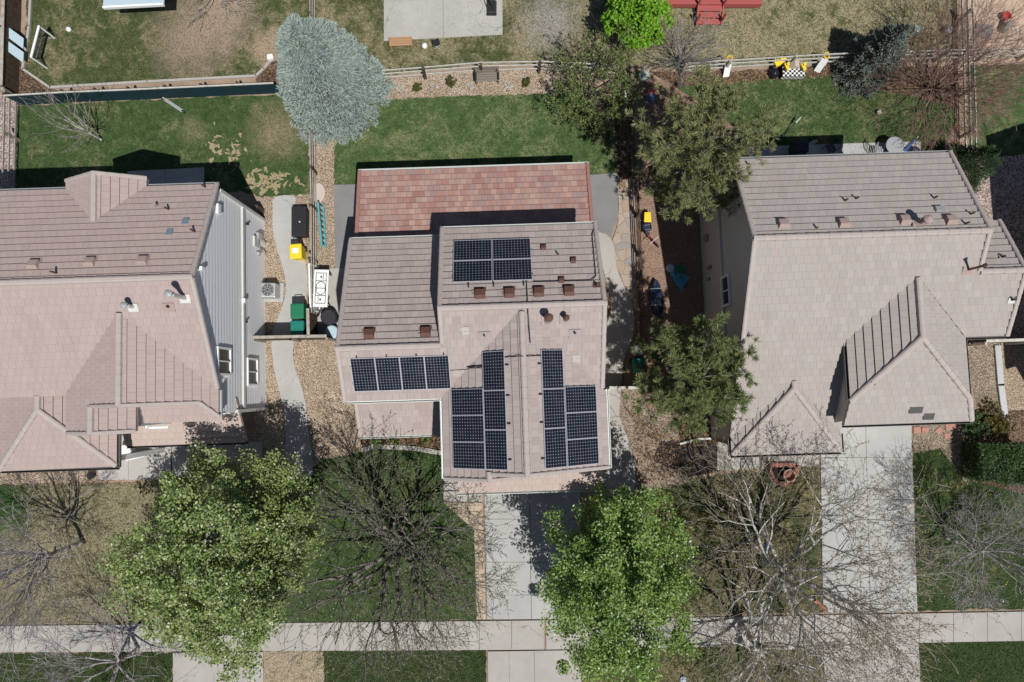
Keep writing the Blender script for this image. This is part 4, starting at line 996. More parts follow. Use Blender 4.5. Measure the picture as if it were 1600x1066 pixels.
def leaves(cent, size, rg, aspect=.55, flat=.6, dirs=None, tilt=None):
    """diamond leaves: centres (n,3) -> vertices, faces"""
    n = len(cent)
    u = rg.normal(size=(n, 3)) if dirs is None else dirs + rg.normal(size=(n, 3)) * (.35 if tilt is None else tilt)
    u /= np.linalg.norm(u, axis=1)[:, None] + 1e-9
    nn = rg.normal(size=(n, 3)); nn[:, 2] = np.abs(nn[:, 2]) + flat
    v = np.cross(nn, u); v /= np.linalg.norm(v, axis=1)[:, None] + 1e-9
    s = size * rg.uniform(.65, 1.3, size=(n, 1))
    V = np.stack([cent - u * s * .5, cent + v * s * aspect * .5, cent + u * s * .5, cent - v * s * aspect * .5], 1).reshape(-1, 3)
    F = np.arange(n * 4).reshape(n, 4)
    return V, F
def np_obj(name, V, F, mat, parent):
    me = bpy.data.meshes.new(name)
    V = np.asarray(V, dtype=np.float32) - np.array(ORG[parent], dtype=np.float32)
    n, k = F.shape
    me.vertices.add(len(V)); me.vertices.foreach_set('co', V.ravel())
    me.loops.add(n * k); me.loops.foreach_set('vertex_index', F.ravel().astype(np.int32))
    me.polygons.add(n); me.polygons.foreach_set('loop_start', np.arange(0, n * k, k, dtype=np.int32)); me.polygons.foreach_set('loop_total', np.full(n, k, dtype=np.int32))
    me.materials.append(mat); me.update(calc_edges=True); me.validate()
    o = bpy.data.objects.new(name, me); COL.objects.link(o); o.parent = parent; ORG[o] = ORG[parent]
    return o
def rot_about(d, ang, az):
    d = d.normalized(); a = d.cross(Vector((.31, .17, .93)))
    if a.length < .05: a = d.cross(Vector((1, 0, 0)))
    a.normalize(); b = d.cross(a)
    return (d * math.cos(ang) + (a * math.cos(az) + b * math.sin(az)) * math.sin(ang)).normalized()
def skeleton(seed, base, H, R, tr, limbs=7, depth=4, trunk_frac=.35, wig=.22, up=.06, ang=(.5, .95), kids=(4, 4, 3, 3), taper=.5, shrink=(.5, .75), lean=(0, 0), rise=(.25, 1.0), stepL=.45, spread=1.0):
    """branching skeleton; returns segments (p,q,r0,r1,level) and twig ends (p,dir)"""
    r = random.Random(seed); segs = []; tips = []
    def br(p, d, L, rad, lev):
        n = max(2, min(7, int(L / stepL))); st = L / n; rc = rad; az = r.random() * 6.28
        k = kids[min(lev, len(kids) - 1)] if lev < depth else 0
        marks = sorted(r.uniform(.25, 1.0) for _ in range(k)); mi = 0
        for i in range(n):
            d = (d + Vector((r.gauss(0, wig), r.gauss(0, wig), r.gauss(0, wig) + up)) * .5).normalized()
            q = p + d * st; rn = rad * (1 - (1 - taper) * (i + 1) / n) if lev < depth else rad * (1 - .75 * (i + 1) / n)
            segs.append((p, q, rc, rn, lev))
            while mi < k and marks[mi] <= (i + 1) / n + 1e-6:
                az += 2.4 + r.uniform(-.5, .5); mi += 1
                br(q, rot_about(d, r.uniform(*ang), az), L * r.uniform(*shrink) * (1.1 - .3 * i / n), max(.0055, rn * .62), lev + 1)
            p, rc = q, rn
        if lev >= depth - 1: tips.append((p, d))
    base = Vector(base); top = base + Vector((lean[0], lean[1], H * trunk_frac))
    n = 5; p = base.copy(); rc = tr * 1.15
    for i in range(n):
        q = base.lerp(top, (i + 1) / n) + Vector((r.gauss(0, .02), r.gauss(0, .02), 0)) * H * .12
        segs.append((p, q, rc, tr * (1 - .25 * (i + 1) / n), 0)); p, rc = q, tr * (1 - .25 * (i + 1) / n)
    for i in range(limbs):
        az = i * 2.399 + r.uniform(-.3, .3); el = r.uniform(*rise)
        d = Vector((math.cos(az) * math.cos(el) * spread, math.sin(az) * math.cos(el) * spread, math.sin(el))).normalized()
        Lmax = 1 / math.sqrt((math.hypot(d.x, d.y) / R) ** 2 + (d.z / (H * (1 - trunk_frac))) ** 2)
        st = base.lerp(top, r.uniform(.7, 1.0)) if i else top
        br(st, d, Lmax * r.uniform(.62, .85), tr * r.uniform(.42, .62), 1)
    return segs, tips
def limb_mesh(name, segs, mat, parent, minr=0.0, levs=None):
    m = MB()
    for p, q, a, b, lev in segs:
        if levs is not None and lev not in levs: continue
        n = 7 if a > .05 else (5 if a > .018 else 3)
        m.tube(p, q + (q - p) * .04, max(a, minr), max(b, minr), n, 0, a > .05)
    return m.build(name, mat, parent, smooth=True) if m.f else None
def bare_tree(name, label, cat, base, mat, seed, H, R, tr, twig=.007, leafmat=None, leaf=0, leaf_size=.07, group='bare trees in the yards', **kw):
    t = empty(name, base, label, cat, group)
    segs, tips = skeleton(seed, base, H, R, tr, **kw)
    dep = kw.get('depth', 4)
    limb_mesh('trunk', segs, mat, t, twig, range(0, 3)); limb_mesh('twigs', segs, M.get('twig_' + mat.name, mat), t, twig, range(3, 9))
    if leafmat is not None:
        rg = np.random.default_rng(seed); pts = []
        for p, q, a, b, lev in segs:
            if lev >= dep - 1:
                for _ in range(leaf): pts.append(p.lerp(q, rg.random()) + Vector(rg.normal(size=3) * .05))
        V, F = leaves(np.array(pts), leaf_size, rg); np_obj('leaves', V, F, leafmat, t)
    return t
def crown_points(rg, c, rad, n_cl, n_leaf, cl_r, hollow=.35, lumps=5, seed=0, squash_low=.6):
    """leaf places gathered in clumps through a lumpy crown"""
    ph = rg.uniform(0, 6.28, (lumps, 3)); fr = rg.integers(2, 5, (lumps, 2))
    d = rg.normal(size=(n_cl, 3)); d /= np.linalg.norm(d, axis=1)[:, None]
    th = np.arctan2(d[:, 1], d[:, 0]); el = np.arcsin(d[:, 2])
    lump = 1 + sum(.14 * np.sin(fr[i, 0] * th + ph[i, 0]) * np.cos(fr[i, 1] * el + ph[i, 1]) for i in range(lumps))
    lump = np.clip(lump, .72, 1.22)
    rr = (hollow + (1 - hollow) * rg.random(n_cl) ** .55) * lump
    cc = d * rr[:, None] * np.array(rad); cc[cc[:, 2] < 0, 2] *= squash_low
    cc += np.array(c)
    k = rg.integers(0, n_cl, n_leaf)
    sz = cl_r * rg.uniform(.5, 1.25, n_cl)
    p = rg.normal(size=(n_leaf, 3)); p /= np.linalg.norm(p, axis=1)[:, None]; p *= rg.random((n_leaf, 1)) ** .45 * sz[k][:, None]; p[:, 2] *= .7
    return cc[k] + p, d[k]
def leafy_tree(name, label, base, c, rad, mat, seed, n_leaf, leaf_size, n_cl=420, cl_r=.5, bark='bark', trunk_r=.13, flower=0, group='leafy trees in the yards', hollow=.35, cat='tree', skel=True):
    t = empty(name, base, label, cat, group); rg = np.random.default_rng(seed)
    pts, d = crown_points(rg, c, rad, n_cl, n_leaf, cl_r, hollow)
    V, F = leaves(pts, leaf_size, rg, .62, .8)
    cr = np_obj('crown', V, F, mat, t)
    if flower:
        k = rg.integers(0, len(pts), flower); V, F = leaves(pts[k] + rg.normal(size=(flower, 3)) * .05, leaf_size * .8, rg, .9, 1.2); np_obj('leaf_glint', V, F, M['flower'], cr)  # pale flecks imitate light glinting on the leaves
    H = c[2] + rad[2] * .8 - base[2]
    segs, tips = skeleton(seed, base, H, min(rad[0], rad[1]) * .95, trunk_r, limbs=8, depth=3, kids=(4, 4, 3), trunk_frac=.3, lean=((c[0] - base[0]) * .6, (c[1] - base[1]) * .6))
    limb_mesh('trunk', segs, M[bark], t, .008)
    return t
def pine(name, label, base, H, R, mat, seed, group='trees in the yards', n_lim=46, tufts=2, nl=.27, lean=(0, 0), ell=(1, 1), low=.18):
    t = empty(name, base, label, 'tree', group); r = random.Random(seed); rg = np.random.default_rng(seed)
    base = Vector(base); top = base + Vector((lean[0], lean[1], H)); segs = []; tf = []
    n = 8
    for i in range(n): segs.append((base.lerp(top, i / n), base.lerp(top, (i + 1) / n), .15 * (1 - .85 * i / n), .15 * (1 - .85 * (i + 1) / n), 0))
    for i in range(n_lim):
        f = low + (1 - low) * (i / n_lim) ** .9; az = i * 2.399 + r.uniform(-.35, .35)
        prof = math.sin(math.pi * min(1, (1 - f) * .75 + .22)) ** .8
        L = R * prof * r.uniform(.62, 1.12); d = Vector((math.cos(az) * ell[0], math.sin(az) * ell[1], r.uniform(.0, .35) + f * .5)).normalized()
        p = base.lerp(top, f); ns = max(3, int(L / .4)); rad = .02 + .02 * L / R
        for j in range(ns):
            d = (d + Vector((r.gauss(0, .12), r.gauss(0, .12), r.gauss(.03, .08)))).normalized(); q = p + d * (L / ns)
            segs.append((p, q, rad * (1 - .8 * j / ns), rad * (1 - .8 * (j + 1) / ns), 1))
            if j / ns > (.22 if f < .72 else -.1):
                for s in range(3):
                    e = rot_about(d, r.uniform(.5, 1.1), r.random() * 6.28); e.z = e.z * .6 + .1; l2 = L * r.uniform(.12, .30)
                    q2 = q + e * l2; segs.append((q, q2, .011, .006, 2))
                    for u in range(tufts):
                        pp = q.lerp(q2, r.uniform(.45, 1.08)) + Vector((r.gauss(0, .07), r.gauss(0, .07), r.gauss(0, .05)))
                        tf.append((pp, (e + Vector((0, 0, .35))).normalized()))
            p = q
        tf.append((p, d)); tf.append((p, d))
    for i in range(46):
        a = r.random() * 6.28; q = Vector((math.cos(a), math.sin(a), r.uniform(.1, .9))); tf.append((top + Vector((q.x * r.random() * R * .34, q.y * r.random() * R * .34, r.uniform(-1.0, .1))), q.normalized()))
    limb_mesh('trunk', segs, M['bark_olive'], t, .009)
    C = np.array([list(a) for a, b in tf]); D = np.array([list(b) for a, b in tf])
    per = 26; C2 = np.repeat(C, per, 0); D2 = np.repeat(D, per, 0) * .75 + rg.normal(size=(len(C) * per, 3)) * .55
    D2 /= np.linalg.norm(D2, axis=1)[:, None]
    L = nl * rg.uniform(.7, 1.25, (len(C2), 1))
    V, F = leaves(C2 + D2 * L * .5, nl, rg, .10, .3, D2, .02)
    np_obj('crown', V, F, mat, t); return t
def spruce(name, label, base, H, R, mat, seed, n, sl=.26, blunt=1.5, lean=(0, 0), group='trees in the yards', whorls=13):
    t = empty(name, base, label, 'tree', group); rg = np.random.default_rng(seed); base = np.array(base)
    nt = n // 48                                                         # bough tips, each a fan of needle sprays
    zt = rg.random(nt) ** 1.2; tt = rg.random(nt) * 2 * np.pi
    pt = ((1 - zt ** blunt) ** .85 * R + .06) * rg.uniform(.70, 1.10, nt) * (1 + .05 * np.sin(3 * tt + 1) + .04 * np.sin(5 * tt + 4 * zt))
    k = rg.integers(0, nt, n); f = rg.random(n) ** .7
    bl = rg.uniform(.35, .75, nt)[k]; sw = rg.normal(size=n) * .20 * (1.1 - .75 * f)
    rr = np.maximum(pt[k] - bl * (1 - f), .02)
    th = tt[k] + sw / np.maximum(rr, .35); z = zt[k]
    hz = .2 + z * H - (rr / R) * .30 - .16 * f ** 2 + rg.normal(size=n) * .045 + rg.normal(size=nt)[k] * .17
    C = np.stack([np.cos(th) * rr + lean[0] * z, np.sin(th) * rr + lean[1] * z, np.maximum(hz, .05)], 1) + base
    D = np.stack([np.cos(tt[k] + sw * 1.6), np.sin(tt[k] + sw * 1.6), .22 + .5 * z], 1)
    V, F = leaves(C, sl, rg, .2, .4, D, .42)
    np_obj('crown', V, F, mat, t)
    m = MB(); b = Vector(base); m.tube(b, b + Vector((lean[0], lean[1], H * .96)), .16, .03, 8)
    r = random.Random(seed)
    for i in range(60):
        f = i / 60; az = i * 2.4; L = R * (1 - f ** blunt) ** .85 * .75; p = b + Vector((lean[0] * f, lean[1] * f, .25 + H * .92 * f))
        m.tube(p, p + Vector((math.cos(az) * L, math.sin(az) * L, .05 * L)), .025, .008, 4)
    m.build('trunk', M['bark_dark'], t); return t
def shrub(name, label, base, rad, h, mat, seed, n, leaf_size, cat='shrub', group='shrubs and bushes', bark='bark_dark', hollow=.3, n_cl=60):
    t = empty(name, base, label, cat, group); rg = np.random.default_rng(seed)
    pts, d = crown_points(rg, (base[0], base[1], base[2] + h * .45), (rad[0], rad[1], h * .55), n_cl, n, min(rad) * .28, hollow, squash_low=.8)
    pts[:, 2] = np.maximum(pts[:, 2], .06)
    V, F = leaves(pts, leaf_size, rg); np_obj('foliage', V, F, mat, t)
    m = MB(); r = random.Random(seed); b = Vector(base)
    for i in range(9):
        az = i * .7; m.tube(b, b + Vector((math.cos(az) * rad[0] * .6, math.sin(az) * rad[1] * .6, h * .7)), .015, .005, 4)
    m.build('stem', M[bark], t); return t

gp = lambda x, y: tuple(P(x, y, 0))
leafy_tree('pear_tree', 'largest round leafy green tree with cream flecks, between the left house front and the sidewalk', gp(412, 828), tuple(P(347, 866, 4.9)), (3.85, 4.1, 3.2), M['lf_pear'], 11, 84000, .125, 470, .56, flower=5200)
leafy_tree('pear_tree', 'fresh green leafy tree overhanging the middle driveway and sidewalk', gp(943, 872), tuple(P(967, 912, 4.5)), (3.25, 4.0, 3.1), M['lf_pear2'], 12, 60000, .125, 250, .60, flower=3200, hollow=.2)
leafy_tree('maple_tree', 'small bright lime green tree at the top edge above the post fence corner', gp(974, 62), tuple(P(996, 18, 2.4)), (1.55, 1.75, 1.7), M['lf_bright'], 13, 9000, .16, 130, .38, trunk_r=.07)
bare_tree('budding_tree', 'wide spreading tree just coming into small olive leaf on the middle front lawn', 'tree', gp(634, 842), M['bark_olive'], 21, 7.6, 4.4, .20, .009, M['lf_olive'], 1, .09, group='trees in the yards', limbs=14, depth=5, kids=(4, 5, 4, 3, 2), trunk_frac=.2, rise=(.1, 1.25), ang=(.35, .8), up=.10, wig=.26)
bare_tree('large_bare_tree', 'large whitish bare-branched tree left of the right driveway', 'tree', gp(1194, 872), M['bark_pale'], 33, 9.2, 4.5, .20, .0078, M['lf_bud'], 3, .075, limbs=13, depth=5, kids=(4, 5, 4, 3, 2), trunk_frac=.26, rise=(.1, 1.2), ang=(.4, .85), up=.04, wig=.24)
bare_tree('bare_tree', 'pale bare tree below the sidewalk beside the right driveway apron', 'tree', gp(1168, 992), M['bark_pale'], 47, 7.4, 3.8, .16, .0085, M['lf_bud'], 1, .08, limbs=11, depth=5, kids=(4, 4, 4, 3, 2), trunk_frac=.25, rise=(.15, 1.2), ang=(.4, .85))
bare_tree('bare_tree', 'slender silvery bare tree leaning off the left edge above the left sidewalk', 'tree', gp(131, 847), M['bark_grey'], 51, 6.6, 2.3, .11, .008, limbs=13, depth=5, kids=(4, 4, 4, 3, 2), trunk_frac=.42, rise=(.5, 1.35), ang=(.3, .65), up=.1)
bare_tree('bare_tree', 'bare grey tree at the bottom left below the sidewalk', 'tree', gp(217, 1012), M['bark_grey'], 57, 5.8, 2.5, .10, .008, limbs=12, depth=5, kids=(4, 4, 4, 3, 2), trunk_frac=.32, rise=(.3, 1.25), ang=(.35, .75), up=.08)
bare_tree('bare_tree', 'fine-twigged grey bare tree on the green lawn right of the right driveway', 'tree', gp(1474, 838), M['bark_grey'], 61, 6.2, 1.95, .08, .007, limbs=15, depth=5, kids=(4, 5, 4, 4, 2), trunk_frac=.35, rise=(.3, 1.3), ang=(.35, .8), up=.08, lean=(.5, -.2))
bare_tree('bare_sapling', 'thin silvery sapling leaning over the dark teal fence screen at the upper left', 'tree', gp(160, 220), M['bark_pale'], 67, 5.0, 1.15, .05, .008, limbs=9, depth=3, kids=(4, 4, 3), trunk_frac=.25, rise=(.8, 1.4), ang=(.25, .5), up=.12)
bare_tree('bare_bush', 'dense round grey-purple leafless bush behind the upper rail fence', 'bush', gp(1062, 100), M['bark_grey'], 71, 2.5, 1.5, .05, .007, limbs=26, depth=3, kids=(4, 5, 4), trunk_frac=.05, rise=(.25, 1.4), ang=(.25, .55), up=.05)
bare_tree('bare_bush', 'white-twigged leafless bush at the top edge above the bare soil patch', 'bush', gp(338, -6), M['bark_pale'], 73, 2.0, 1.5, .04, .009, limbs=22, depth=3, kids=(4, 4, 3), trunk_frac=.05, rise=(.0, 1.2), ang=(.25, .6), up=0)
bare_tree('bare_tree', 'red-brown leafless tree over the rail fence crossing at the upper right', 'tree', gp(1440, 146), M['bark_red'], 79, 4.8, 2.75, .07, .007, limbs=24, depth=5, kids=(4, 5, 4, 3, 2), trunk_frac=.12, rise=(.15, 1.35), ang=(.3, .7), up=.05, lean=(.3, 0))
bare_tree('leafing_tree', 'thin twiggy tree in light olive leaf beside the upper gravel bed', 'tree', gp(917, 156), M['bark_dark'], 83, 3.9, 1.75, .08, .006, M['lf_spring'], 4, .10, group='trees in the yards', limbs=14, depth=4, kids=(4, 4, 4, 3), trunk_frac=.2, rise=(.2, 1.3), ang=(.3, .8), up=.08)
spruce('blue_spruce', 'big silvery blue spruce standing over the fence corner above the left path', gp(527, 150), 6.7, 2.45, M['spruce'], 91, 84000, .18, 2.2)
spruce('grey_spruce', 'small dark grey-green spruce behind the upper right rail fence', gp(1342, 112), 4.2, 1.45, M['spruce_d'], 93, 16000, .2, 1.6)
pine('pine_tree', 'tall olive-green pine between the middle and right houses, nearer the back lawns', gp(1046, 292), 7.0, 3.0, M['needle'], 97, ell=(.85, 1.1), n_lim=56)
pine('pine_tree', 'round deep green pine beside the front corner of the right house', gp(1044, 592), 6.4, 2.55, M['needle2'], 99, n_lim=56)
spruce('yew_tree', 'dark green conical evergreen by the back corner of the right house', gp(1487, 272), 2.9, 1.3, M['lf_dark'], 101, 15000, .13, 3.2)
# clipped hedge block
def hedge(label, pxs, h, mat, seed, n, ls=.09):
    pts = [P(*q) for q in pxs]; c = sum(pts, Vector()) / len(pts); t = empty('hedge', (c.x, c.y, 0), label, 'hedge'); rg = np.random.default_rng(seed)
    A, B, C, D = [np.array(p) for p in pts]
    u, v = rg.random((n, 1)), rg.random((n, 1)); z = rg.random(n)
    k = rg.integers(0, 5, n); u[k == 0] = rg.random(((k == 0).sum(), 1)) * .06; u[k == 1] = 1 - rg.random(((k == 1).sum(), 1)) * .06
    z[k >= 3] = 1 - rg.random((k >= 3).sum()) ** 2 * .2
    C3 = (A * (1 - u) + B * u) * (1 - v) + (D * (1 - u) + C * u) * v; C3[:, 2] = .05 + z * h * (1 + .08 * np.sin(C3[:, 0] * 5) * np.sin(C3[:, 1] * 4)); C3 += rg.normal(size=C3.shape) * .05
    V, F = leaves(C3, ls, rg); np_obj('foliage', V, F, mat, t)
    m = MB(); r = random.Random(seed)
    for i in range(14):
        p = pts[0].lerp(pts[1], r.random()).lerp(pts[3].lerp(pts[2], r.random()), r.random()); m.tube(p, p + Vector((r.gauss(0, .15), r.gauss(0, .15), h * .8)), .03, .01, 5)
    m.build('stem', M['bark_dark'], t)
hedge('dense dark green clipped hedge block at the right edge beside the green front lawn', [(1500, 690), (1580, 690), (1572, 752), (1500, 745)], 1.5, M['lf_hedge'], 5, 15000)
shrub('green_shrub', 'low dark green shrub by the front right corner of the right house', gp(1512, 662), (.75, .6, .5), .9, M['lf_hedge'], 111, 3500, .09)
shrub('golden_shrub', 'yellowing shrub behind the clipped hedge near the timber edging', gp(1550, 662), (.75, .65, .5), .9, M['lf_gold'], 112, 2600, .09, bark='bark_red')
shrub('brown_shrub', 'brown leafless-looking shrub beside the gravel strip right of the right house', gp(1543, 640), (.5, .4, .4), .6, M['lf_bud'], 113, 1200, .07)
bare_tree('dry_shrub', 'grey dry twiggy shrub in front of the clipped hedge', 'shrub', gp(1578, 756), M['bark_grey'], 115, .8, .7, .02, .007, limbs=16, depth=2, kids=(4, 4), trunk_frac=.05, rise=(.2, 1.3), group='shrubs and bushes')
for i, (x, y, rr, lb) in enumerate(((653, 138, .24, 'small round olive shrub in the gravel bed, nearest the blue spruce'), (704, 132, .28, 'small round olive shrub in the gravel bed left of the wooden bench'), (822, 131, .25, 'small round olive shrub in the gravel bed right of the wooden bench'))):
    shrub('round_shrub', lb, gp(x, y), (rr, rr), rr * 1.7, M['lf_round'], 120 + i, 1500, .06, group='round shrubs in the gravel bed', n_cl=30)
for i, (x, y, lb) in enumerate(((627, 139, 'pale dry plant clump between the spruce and the next round shrub'), (676, 138, 'pale dry plant clump between the two round shrubs left of the bench'), (733, 135, 'pale dry plant clump just left of the wooden bench'), (794, 137, 'pale dry plant clump just right of the wooden bench'))):
    shrub('dry_plant', lb, gp(x, y), (.22, .18), .16, M['dry'], 130 + i, 170, .13, cat='plant', group='dry plants in the gravel bed', n_cl=14)
for i, (x, y, lb) in enumerate(((590, 690, 'leftmost small green plant in the bed below the low porch roof'), (617, 688, 'middle bright green plant in the bed below the low porch roof'), (664, 688, 'rightmost small green plant in the bed below the low porch roof'))):
    shrub('bed_plant', lb, gp(x, y), (.22, .25), .3, M['lf_pear2'], 140 + i, 420, .09, cat='plant', group='plants in the porch bed', n_cl=16)
for i, (x, y, rr, lb) in enumerate(((1160, 694, .5, 'brownish low shrub in the mulch bed by the right house corner'),)):
    shrub('low_shrub', lb, gp(x, y), (rr, rr * .7), .45, M['lf_bud'] if i == 0 else M['lf_dark'], 150 + i, 900, .08, group='shrubs and bushes')

# ------------------------------------------------------------ fences
def rail_fence(label, px, h=1.15, rails=(.35, .75, 1.12), rmat='wood', pmat='wood', span=2.4, rr=.05, group='rail fences', name='rail_fence', pw_=.13, side=1):
    pts = [P(x, y, 0) for x, y in px]
    t = empty(name, pts[0], label, 'fence', group); posts = []
    for a, b in zip(pts, pts[1:]):
        n = max(1, round((b - a).length / span))
        for i in range(n): posts.append(a.lerp(b, i / n))
    posts.append(pts[-1]); rr_ = random.Random(int(px[0][0] * 3 + px[0][1]))
    for p in posts:
        m = MB(); q = p + Vector((rr_.gauss(0, .025), rr_.gauss(0, .025), h + .06)); m.bar(p - Vector((0, 0, .05)), q, pw_, pw_)
        m.build('post', M[pmat], t)
    for a, b in zip(posts, posts[1:]):
        d = (b - a).normalized()
        for z in rails:
            m = MB(); o = Vector((-d.y, d.x, 0)) * .05 * side
            m.bar(a + o - d * .08 + Vector((0, 0, z + rr_.gauss(0, .015))), b + o + d * .08 + Vector((0, 0, z + rr_.gauss(0, .015))), rr * .8, rr * 2.0)
            m.build('rail', M[rmat], t)
    return t
def board_fence(label, px, h=1.6, mat='wood_dark', cap='wood', group='board fences', post_side=-1, name='board_fence', posts=True, bw=.14):
    pts = [P(x, y, 0) for x, y in px]; t = empty(name, pts[0], label, 'fence', group); r = random.Random(int(px[0][0]))
    for a, b in zip(pts, pts[1:]):
        d = (b - a); L = d.length; d.normalize(); n = max(1, int(L / bw)); s = Vector((-d.y, d.x, 0))
        m = MB()
        for i in range(n):
            p = a + d * (i + .5) * L / n + s * r.gauss(0, .004); hh = h + r.gauss(0, .012)
            ax = Matrix(((d.x, s.x, 0), (d.y, s.y, 0), (0, 0, 1)))
            m.box((p.x, p.y, hh / 2), (L / n - .004, .03, hh), ax)
        for z in (.25, h - .25): m.bar(a + s * post_side * .04 + Vector((0, 0, z)), b + s * post_side * .04 + Vector((0, 0, z)), .05, .09)
        m.build('panel', M[mat], t)
        m = MB(); m.bar(a + Vector((0, 0, h + .035)), b + Vector((0, 0, h + .035)), .14, .035); m.build('cap_rail', M[cap], t)
        if posts:
            k = max(1, round(L / 2.2))
            for i in range(k + 1):
                m = MB(); p = a.lerp(b, i / k) + s * post_side * .12; m.bar(p, p + Vector((0, 0, h + .02)), .1, .1); m.build('post', M[cap], t)
    return t
rail_fence('bleached three-rail fence behind the upper gravel bed and wooden bench', [(560, 131), (665, 123), (752, 116), (842, 114), (900, 117), (966, 121)], rmat='wood_pale', pmat='wood_dark', side=1)
rail_fence('bleached three-rail fence along the upper right lawns, behind the toy table', [(1064, 117), (1130, 112), (1230, 106), (1330, 101), (1460, 97), (1590, 94), (1680, 90)], rmat='wood_pale', pmat='wood')
rail_fence('dark weathered three-rail fence between the left yard and the middle yard', [(493, -20), (493, 100), (493, 215), (495, 330), (496, 490)], rmat='wood', pmat='wood_dark')
rail_fence('dark brown three-rail fence between the middle and the right house', [(976, 40), (980, 130), (991, 280), (997, 400), (1000, 500), (1000, 604)], rmat='wood_dark', pmat='wood_dark', side=-1)
rail_fence('grey three-rail side fence at the upper right, running into the dark evergreen', [(1494, -20), (1497, 90), (1500, 215), (1500, 250)], rmat='wood_pale', pmat='wood')
rail_fence('weathered three-rail fence along the left edge beside pink gravel', [(31, 156), (30, 220), (28, 300)], rmat='wood', pmat='wood')
board_fence('low dark board fence at the upper left corner beside the pale blue panels', [(34, -20), (32, 60), (30, 150)], 1.2, 'wood_dark', 'wood')
board_fence('dark board fence with pale cap closing the gap between left and middle house', [(414, 531), (470, 530), (524, 529)], 1.6, post_side=-1)
board_fence('short dark board fence beside the two green bins', [(497, 528), (496, 488)], 1.6, cap='wood', post_side=1, posts=False)
board_fence('short pale-capped board fence closing the right side path of the middle house', [(946, 606), (1001, 606)], 1.35, cap='wood_pale', post_side=-1)
board_fence('grey-capped board fence on the far right of the right house above the timber edging', [(1512, 536), (1570, 534), (1640, 532)], 1.3, cap='wood_pale')
# dark teal privacy screen on posts
def screen():
    px = [(34, 165), (120, 160), (220, 156), (330, 151), (440, 146)]; pts = [P(x, y) for x, y in px]
    t = empty('screen_fence', pts[0], 'rail fence hung with dark teal privacy screen across the upper left yards', 'fence')
    for a, b in zip(pts, pts[1:]):
        m = MB(); m.bar(a + Vector((0, 0, .6)), b + Vector((0, 0, .6)), .03, 1.12); m.build('screen_panel', M['screen'], t)
        m = MB(); d = (b - a).normalized(); m.bar(a + Vector((0, 0, 1.19)), b + Vector((0, 0, 1.19)), .07, .05); m.build('rail', M['wood_pale'], t)
        for i in range(2):
            p = a.lerp(b, i / 2) + Vector((0, .09, 0)); m = MB(); m.bar(p, p + Vector((0, 0, 1.28)), .1, .1); m.build('post', M['wood_dark'], t)
screen()

# ------------------------------------------------------------ yard things
def thing(name, label, cat, loc, group=None): return empty(name, loc, label, cat, group)
def one(name, mb, mat, loc, label, cat, group=None, **k): return tag(mb.build(name, mat, loc=loc, **k), label, cat, group)
RZ = lambda a: Matrix.Rotation(math.radians(a), 3, 'Z')
RX = lambda a: Matrix.Rotation(math.radians(a), 3, 'X')
RY = lambda a: Matrix.Rotation(math.radians(a), 3, 'Y')
def pm(name, c, rough=.5, spec=.4, vary=.08): M[name] = plain(name, c, rough, spec, vary=vary); return M[name]
pm('green_bin', (.012, .16, .075)); pm('teal_bin', (.008, .17, .13)); pm('yellow', (.72, .47, .02)); pm('bright_yellow', (.8, .58, .03)); pm('teal_paint', (.10, .30, .33)); pm('red', (.50, .03, .03)); pm('deck_red', (.36, .085, .075), .7)
pm('navy', (.012, .018, .05)); pm('tarp_blue', (.10, .36, .50), .5); pm('tarp_black', (.012, .014, .02), .3); pm('pale_blue', (.42, .53, .58)); pm('pale_green', (.33, .42, .37)); pm('pink', (.6, .13, .16)); pm('blue', (.04, .12, .35)); pm('grey', (.3, .31, .32)); pm('terracotta', (.34, .14, .09), .85); pm('brick_red', (.36, .17, .13), .9, .1, .25); pm('cream_stone', (.5, .43, .37), .9, .1); pm('red_stone', (.42, .22, .165), .9, .1, .2); pm('black_net', (.03, .03, .03)); pm('steel', (.5, .5, .5)); pm('cedar', (.40, .235, .125), .8); pm('bench_wood', (.20, .165, .135), .85)
t = NT('check_cloth', .9, .1); ck = t.n('TexChecker'); ck.inputs['Scale'].default_value = 9; t.l(t.pos(), ck.inputs['Vector']); t.col(t.mix(ck.outputs['Fac'], (.7, .7, .68), (.03, .03, .035))); M['check'] = t.mat

